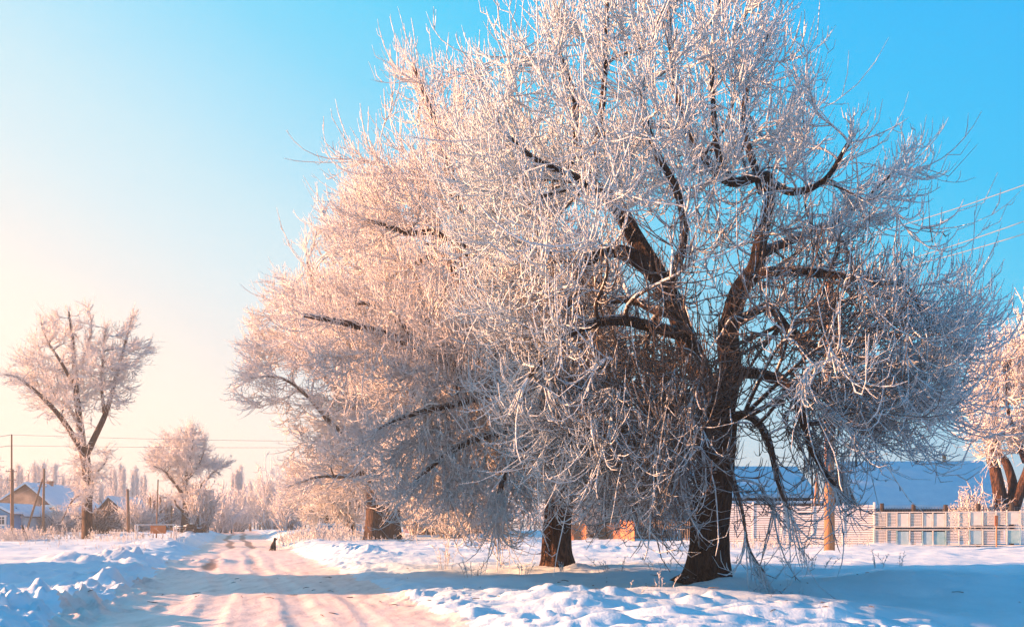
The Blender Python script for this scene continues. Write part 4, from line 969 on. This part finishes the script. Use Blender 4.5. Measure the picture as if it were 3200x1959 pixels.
for i in range(14):
    a = rgq.uniform(-.5, .5); x, y, z = rgq.uniform(-1.1, 1.1), rgq.uniform(-.4, .4), .12+.16*(i//4); l_ = rgq.uniform(.5, .95)*(1-.15*(i//4)); r_ = rgq.uniform(.09, .15)
    x *= (1-.2*(i//4)); dx, dy = math.cos(a)*l_, math.sin(a)*l_
    m = MB(); m.bar((x-dx/1, y-dy, z), (x+dx, y+dy, z+rgq.uniform(-.06, .1)), r_, r_*.9, 9); lo_ = m.build('log', M_DARK, lp_, True)
    if i % 2: m = MB(); m.bar((x-dx*.9, y-dy*.9, z+r_*.75), (x+dx*.9, y+dy*.9, z+r_*.75), r_*.75, r_*.7, 9); m.build('snow_cover', M_ROOFSNOW, lo_, True)
st = empty('dead_stump', gp(78, 64), 'leaning broken dark branch stump among the weeds at the left', 'stump')
m = MB(); m.bar((.15, 0, -.1), (-.15, 0, .8), .11, .07, 9); m.bar((-.15, 0, .79), (-.2, 0, 1.0), .07, .04, 9); m.build('broken_stem', M_DARK, st, True)
lg = empty('fallen_log', gp(118, 61), 'fallen dark log lying in the snow among the left weeds', 'log')
m = MB(); m.bar((-.75, 0, .05), (.75, .1, .1), .09, .06, 9); m.build('log_stem', M_DARK, lg, True); m = MB(); m.bar((-.7, 0, .12), (.6, .08, .15), .075, .05, 9); m.build('snow_cover', M_ROOFSNOW, lg, True)
# snowed-in parked car shape seen behind the verge trees
cb = empty('snow_covered_boat', gp(1062, 92), 'low snow covered blue box behind the thin dark trunks', 'container')
m = MB(); m.box((0, 0, .35), (4.2, 1.6, .9), 0, .12); m.build('box', M_BLUE, cb); m = MB(); m.box((0, 0, .88), (4.3, 1.7, .22), 0, .1); m.build('snow_cover', M_ROOFSNOW, cb)

# ------------------------------------------------------------------ the dog
def skin_body(name, chains, mat, loc, scale=1, rz=0, sub=2):
    """chains: list of [(x,y,z,r),...]; a chain starting with an int continues from that vertex"""
    me = bpy.data.meshes.new(name); V = []; E = []; Rr = []
    for ch in chains:
        prev = None
        if isinstance(ch[0], int): prev = ch[0]; ch = ch[1:]
        for x, y, z, r in ch:
            V.append((x, y, z)); Rr.append(r)
            if prev is not None: E.append((prev, len(V)-1))
            prev = len(V)-1
    me.from_pydata(V, E, []); ob = bpy.data.objects.new(name, me); COL.objects.link(ob)
    md = ob.modifiers.new('skin', 'SKIN'); md.use_smooth_shade = True
    for i, r in enumerate(Rr): me.skin_vertices[0].data[i].radius = (r, r)
    me.skin_vertices[0].data[0].use_root = True
    sd_ = ob.modifiers.new('sub', 'SUBSURF'); sd_.levels = sd_.render_levels = sub
    dg = bpy.context.evaluated_depsgraph_get(); m2 = bpy.data.meshes.new_from_object(ob.evaluated_get(dg))
    ob.modifiers.clear(); ob.data = m2; bpy.data.meshes.remove(me)
    m2.materials.clear(); m2.materials.append(mat)
    for p in m2.polygons: p.use_smooth = True
    ob.location = loc; ob.rotation_euler.z = rz; ob.scale = (scale,)*3
    return ob
dog = skin_body('dog', [
    [(-.13, 0, .13, .125), (-.07, 0, .26, .135), (.0, 0, .40, .125), (.05, 0, .52, .10), (.075, 0, .61, .075), (.10, 0, .695, .08), (.15, 0, .705, .062), (.20, 0, .675, .038), (.235, 0, .665, .028)],
    [2, (.07, .07, .30, .055), (.085, .075, .14, .04), (.09, .075, .03, .034), (.135, .075, .015, .028)],
    [2, (.07, -.07, .30, .055), (.085, -.075, .14, .04), (.09, -.075, .03, .034), (.135, -.075, .015, .028)],
    [0, (-.06, .13, .14, .085), (.0, .15, .10, .06), (-.07, .15, .035, .04), (.04, .15, .02, .032)],
    [0, (-.06, -.13, .14, .085), (.0, -.15, .10, .06), (-.07, -.15, .035, .04), (.04, -.15, .02, .032)],
    [0, (-.22, .02, .07, .05), (-.30, .06, .035, .04), (-.36, .12, .03, .03)],
    [5, (.075, .06, .76, .03), (.07, .085, .71, .022)],
    [5, (.075, -.06, .76, .03), (.07, -.085, .71, .022)]], M_FUR, gp(855, 56), 1.0, R(-12))
tag(dog, 'black dog sitting upright at the right edge of the snowy road', 'dog')

# smoke drifting across the brown gable
def smoke(name, label, c, d, seed, dens, col):
    m = bpy.data.materials.new(name); m.use_nodes = True; nt = m.node_tree; nt.nodes.remove(nt.nodes['Principled BSDF']); o = nt.nodes['Material Output']
    pv = N(nt, 'ShaderNodeVolumePrincipled'); pv.inputs['Color'].default_value = col; pv.inputs['Anisotropy'].default_value = .2
    tc = N(nt, 'ShaderNodeTexCoord'); n = noise(nt, 3.6, 4, .6, vec=tc.outputs['Generated'])
    g = N(nt, 'ShaderNodeTexGradient', gradient_type='QUADRATIC_SPHERE'); mp = N(nt, 'ShaderNodeMapping'); mp.inputs['Location'].default_value = (-1, -1, -1); mp.inputs['Scale'].default_value = (2, 2, 2)
    nt.links.new(tc.outputs['Generated'], mp.inputs['Vector']); nt.links.new(mp.outputs[0], g.inputs['Vector'])
    k = mth(nt, 'MULTIPLY', mth(nt, 'MAXIMUM', mth(nt, 'SUBTRACT', mth(nt, 'MULTIPLY', n, 2.0), .92), 0), g.outputs['Fac'])
    nt.links.new(mth(nt, 'MULTIPLY', k, dens), pv.inputs['Density']); nt.links.new(pv.outputs[0], o.inputs['Volume'])
    b = MB(); b.box((0, 0, 0), d); ob = b.build(name, m); ob.location = c
    return tag(ob, label, 'smoke', kind='stuff')
c = at(75, 1580, 97); smoke('chimney_smoke', 'pale smoke drifting across the brown gable', tuple(c), (7.5, 3.4, 4.2), 1, 5.0, (.9, .88, .88, 1))

# unseen two storey house, added on the left to cast the shadow across the road
nb_ = empty('unseen_shadow_house', (-23.5, 25.6, -.2), 'unseen tall brick house added left of the road to cast its shadow', 'house')
m = MB(); m.box((0, 0, 4.0), (7, 7.0, 8.0)); m.build('wall', M_BRICK, nb_)
m = MB(); m.prism([(-3.5, -3.5, 8.003), (3.5, -3.5, 8.003), (0, -3.5, 10.4)], (0, 7.0, 0)); m.build('gable', M_BROWN, nb_)
mm = MB(); ms = MB()
for sg in (-1, 1):
    p_ = [(sg*3.9, -3.9, 7.75), (0, -3.9, 10.45), (0, 3.9, 10.45), (sg*3.9, 3.9, 7.75)]; mm.prism(p_, (0, 0, .1)); ms.prism([(x, y, z+.105) for x, y, z in p_], (0, 0, .25))
rf = mm.build('roof', M_DARK, nb_); ms.build('snow_cover', M_ROOFSNOW, rf)
for y in (-2.2, 0, 2.2):
    for z in (2.0, 5.2):
        m = MB()
        for dy in (-.55, .55): m.box((3.52, y+dy, z), (.1, .12, 1.5))
        for dz in (-.75, .75): m.box((3.53, y, z+dz), (.12, 1.3, .12))
        fo = m.build('window', M_WHITEWALL, nb_); m = MB(); m.box((3.505, y, z), (.03, 1.0, 1.4)); m.build('pane', M_GLASS, fo)

# frosty air
def haze():
    m = bpy.data.materials.new('haze'); m.use_nodes = True; nt = m.node_tree; nt.nodes.remove(nt.nodes['Principled BSDF'])
    pv = N(nt, 'ShaderNodeVolumePrincipled'); pv.inputs['Color'].default_value = HAZE_COL; pv.inputs['Density'].default_value = HAZE_D; pv.inputs['Anisotropy'].default_value = .3
    nt.links.new(pv.outputs[0], nt.nodes['Material Output'].inputs['Volume'])
    b = MB(); b.box((0, 440, 14.5), (1900, 1060, 37)); tag(b.build('haze', m), kind='stuff')
HAZE_D, HAZE_COL = .0014, (.6, .76, .9, 1)
if HAZE_D: haze()

# fallen twigs and seed litter under the big trees and along the road edge
def litter():
    rng = np.random.default_rng(77); t = Tubes(); n = 150
    k = rng.uniform(size=n) < .6
    X = np.where(k, 4.4+rng.normal(size=n)*3.2, rng.uniform(-8, 6, n)); Y = np.where(k, 20.5+rng.normal(size=n)*3.0, rng.uniform(14, 36, n)); Y = np.maximum(Y, 13.5)
    z = ground(X, Y)+.012; a = rng.uniform(0, 6.28, n); l = rng.lognormal(-2.8, .6, n)
    d = np.stack([np.cos(a)*l, np.sin(a)*l, rng.uniform(-.02, .25, n)*l], -1); p0 = np.stack([X, Y, z], -1)
    t.add(np.stack([p0-d, p0+rng.normal(size=(n, 3))*l[:, None]*.12+np.array([0, 0, .006]), p0+d], 1), np.full((n, 3), .008)*np.array([[1, 1, .6]]), np.full(n, .05), 4, rng)
    tag(link('twig_litter', t.mesh('twig_litter', M_TREE)), kind='stuff')
litter()

# ------------------------------------------------------------------ sky, sun, camera
w = bpy.data.worlds.new('World'); S.world = w; w.use_nodes = True
nt = w.node_tree; bg = nt.nodes['Background']
tc = N(nt, 'ShaderNodeTexCoord'); sp = N(nt, 'ShaderNodeSeparateXYZ'); nt.links.new(tc.outputs['Generated'], sp.inputs[0])
# pale and warm towards the sun on the left and near the horizon, deep blue away from it and overhead
sunward = mth(nt, 'MULTIPLY', mth(nt, 'MAXIMUM', sp.outputs['X'], -.52), .5)
back = mth(nt, 'MULTIPLY', mth(nt, 'MAXIMUM', mth(nt, 'MULTIPLY', sp.outputs['Y'], -1.0), 0), .5)
wisp = N(nt, 'ShaderNodeTexNoise'); wisp.inputs['Scale'].default_value = 3; wisp.inputs['Detail'].default_value = 4
mp = N(nt, 'ShaderNodeMapping'); mp.inputs['Scale'].default_value = (.6, .6, 2.5); nt.links.new(tc.outputs['Generated'], mp.inputs['Vector']); nt.links.new(mp.outputs[0], wisp.inputs['Vector'])
far_l = mth(nt, 'MULTIPLY', mth(nt, 'MAXIMUM', mth(nt, 'SUBTRACT', mth(nt, 'MULTIPLY', sp.outputs['X'], -1.0), .5), 0), .4)
t = mth(nt, 'ADD', mth(nt, 'ADD', mth(nt, 'ADD', mth(nt, 'ADD', sp.outputs['Z'], far_l), sunward), back), mth(nt, 'MULTIPLY', mth(nt, 'SUBTRACT', wisp.outputs['Fac'], .5), .04))
tt = mth(nt, 'MULTIPLY', mth(nt, 'ADD', t, .5), 1/1.5)
pos = lambda v: (v+.5)/1.5
sky = ramp(nt, tt, [(pos(-.45), (1.2, .8, .56)), (pos(-.05), (1.06, .96, .84)), (pos(.0), (1.0, .94, .86)), (pos(.045), lin(238,242,241)), (pos(.12), lin(216,240,248)), (pos(.2), lin(196,236,250)), (pos(.27), lin(166,229,253)),
                    (pos(.36), lin(118,219,254)), (pos(.45), lin(66,212,255)), (pos(.54), lin(12,200,255)), (pos(.66), lin(0,188,255)), (pos(.85), lin(0,166,236)), (pos(1.0), lin(0,160,227))])
nish = N(nt, 'ShaderNodeTexSky', sky_type='NISHITA'); nish.sun_disc = False; nish.sun_elevation = SUN_EL; nish.sun_rotation = R(-90)+SUN_AZ
nsc = N(nt, 'ShaderNodeVectorMath', operation='SCALE'); nsc.inputs[3].default_value = .1; nt.links.new(nish.outputs[0], nsc.inputs[0])
SKY_ST = .1
up = N(nt, 'ShaderNodeVectorMath', operation='SCALE'); up.inputs[3].default_value = 1/(2**EXPO)/SKY_ST; nt.links.new(sky, up.inputs[0])
dn = N(nt, 'ShaderNodeVectorMath', operation='SCALE'); dn.inputs[3].default_value = 1.0; nt.links.new(nish.outputs[0], dn.inputs[0])
nt.links.new(mix(nt, .003, up.outputs[0], dn.outputs[0]), bg.inputs['Color']); bg.inputs['Strength'].default_value = SKY_ST

sd = Vector((-math.cos(SUN_AZ)*math.cos(SUN_EL), math.sin(SUN_AZ)*math.cos(SUN_EL), math.sin(SUN_EL)))
L = bpy.data.lights.new('sun', 'SUN'); L.energy = 5.0; L.angle = R(.6); L.color = (1, .45, .215)
lo = bpy.data.objects.new('sun', L); COL.objects.link(lo); lo.rotation_euler = sd.to_track_quat('Z', 'Y').to_euler(); lo.location = (-40, 0, 40)

cam = bpy.data.cameras.new('camera'); co = bpy.data.objects.new('camera', cam); COL.objects.link(co)
co.location = (0, 0, CZ); co.rotation_euler = (R(90), 0, 0)
cam.sensor_width = 36; cam.lens = 36*F/3200; cam.shift_y = (HY-979.5)/3200; cam.clip_end = 5000; cam.clip_start = .1
S.camera = co
S.view_settings.view_transform = 'Standard'; S.view_settings.look = 'None'; S.view_settings.exposure = EXPO; S.view_settings.gamma = 1
S.render.engine = 'CYCLES'; S.cycles.volume_bounces = 0; S.cycles.max_bounces = 5; S.cycles.diffuse_bounces = 3
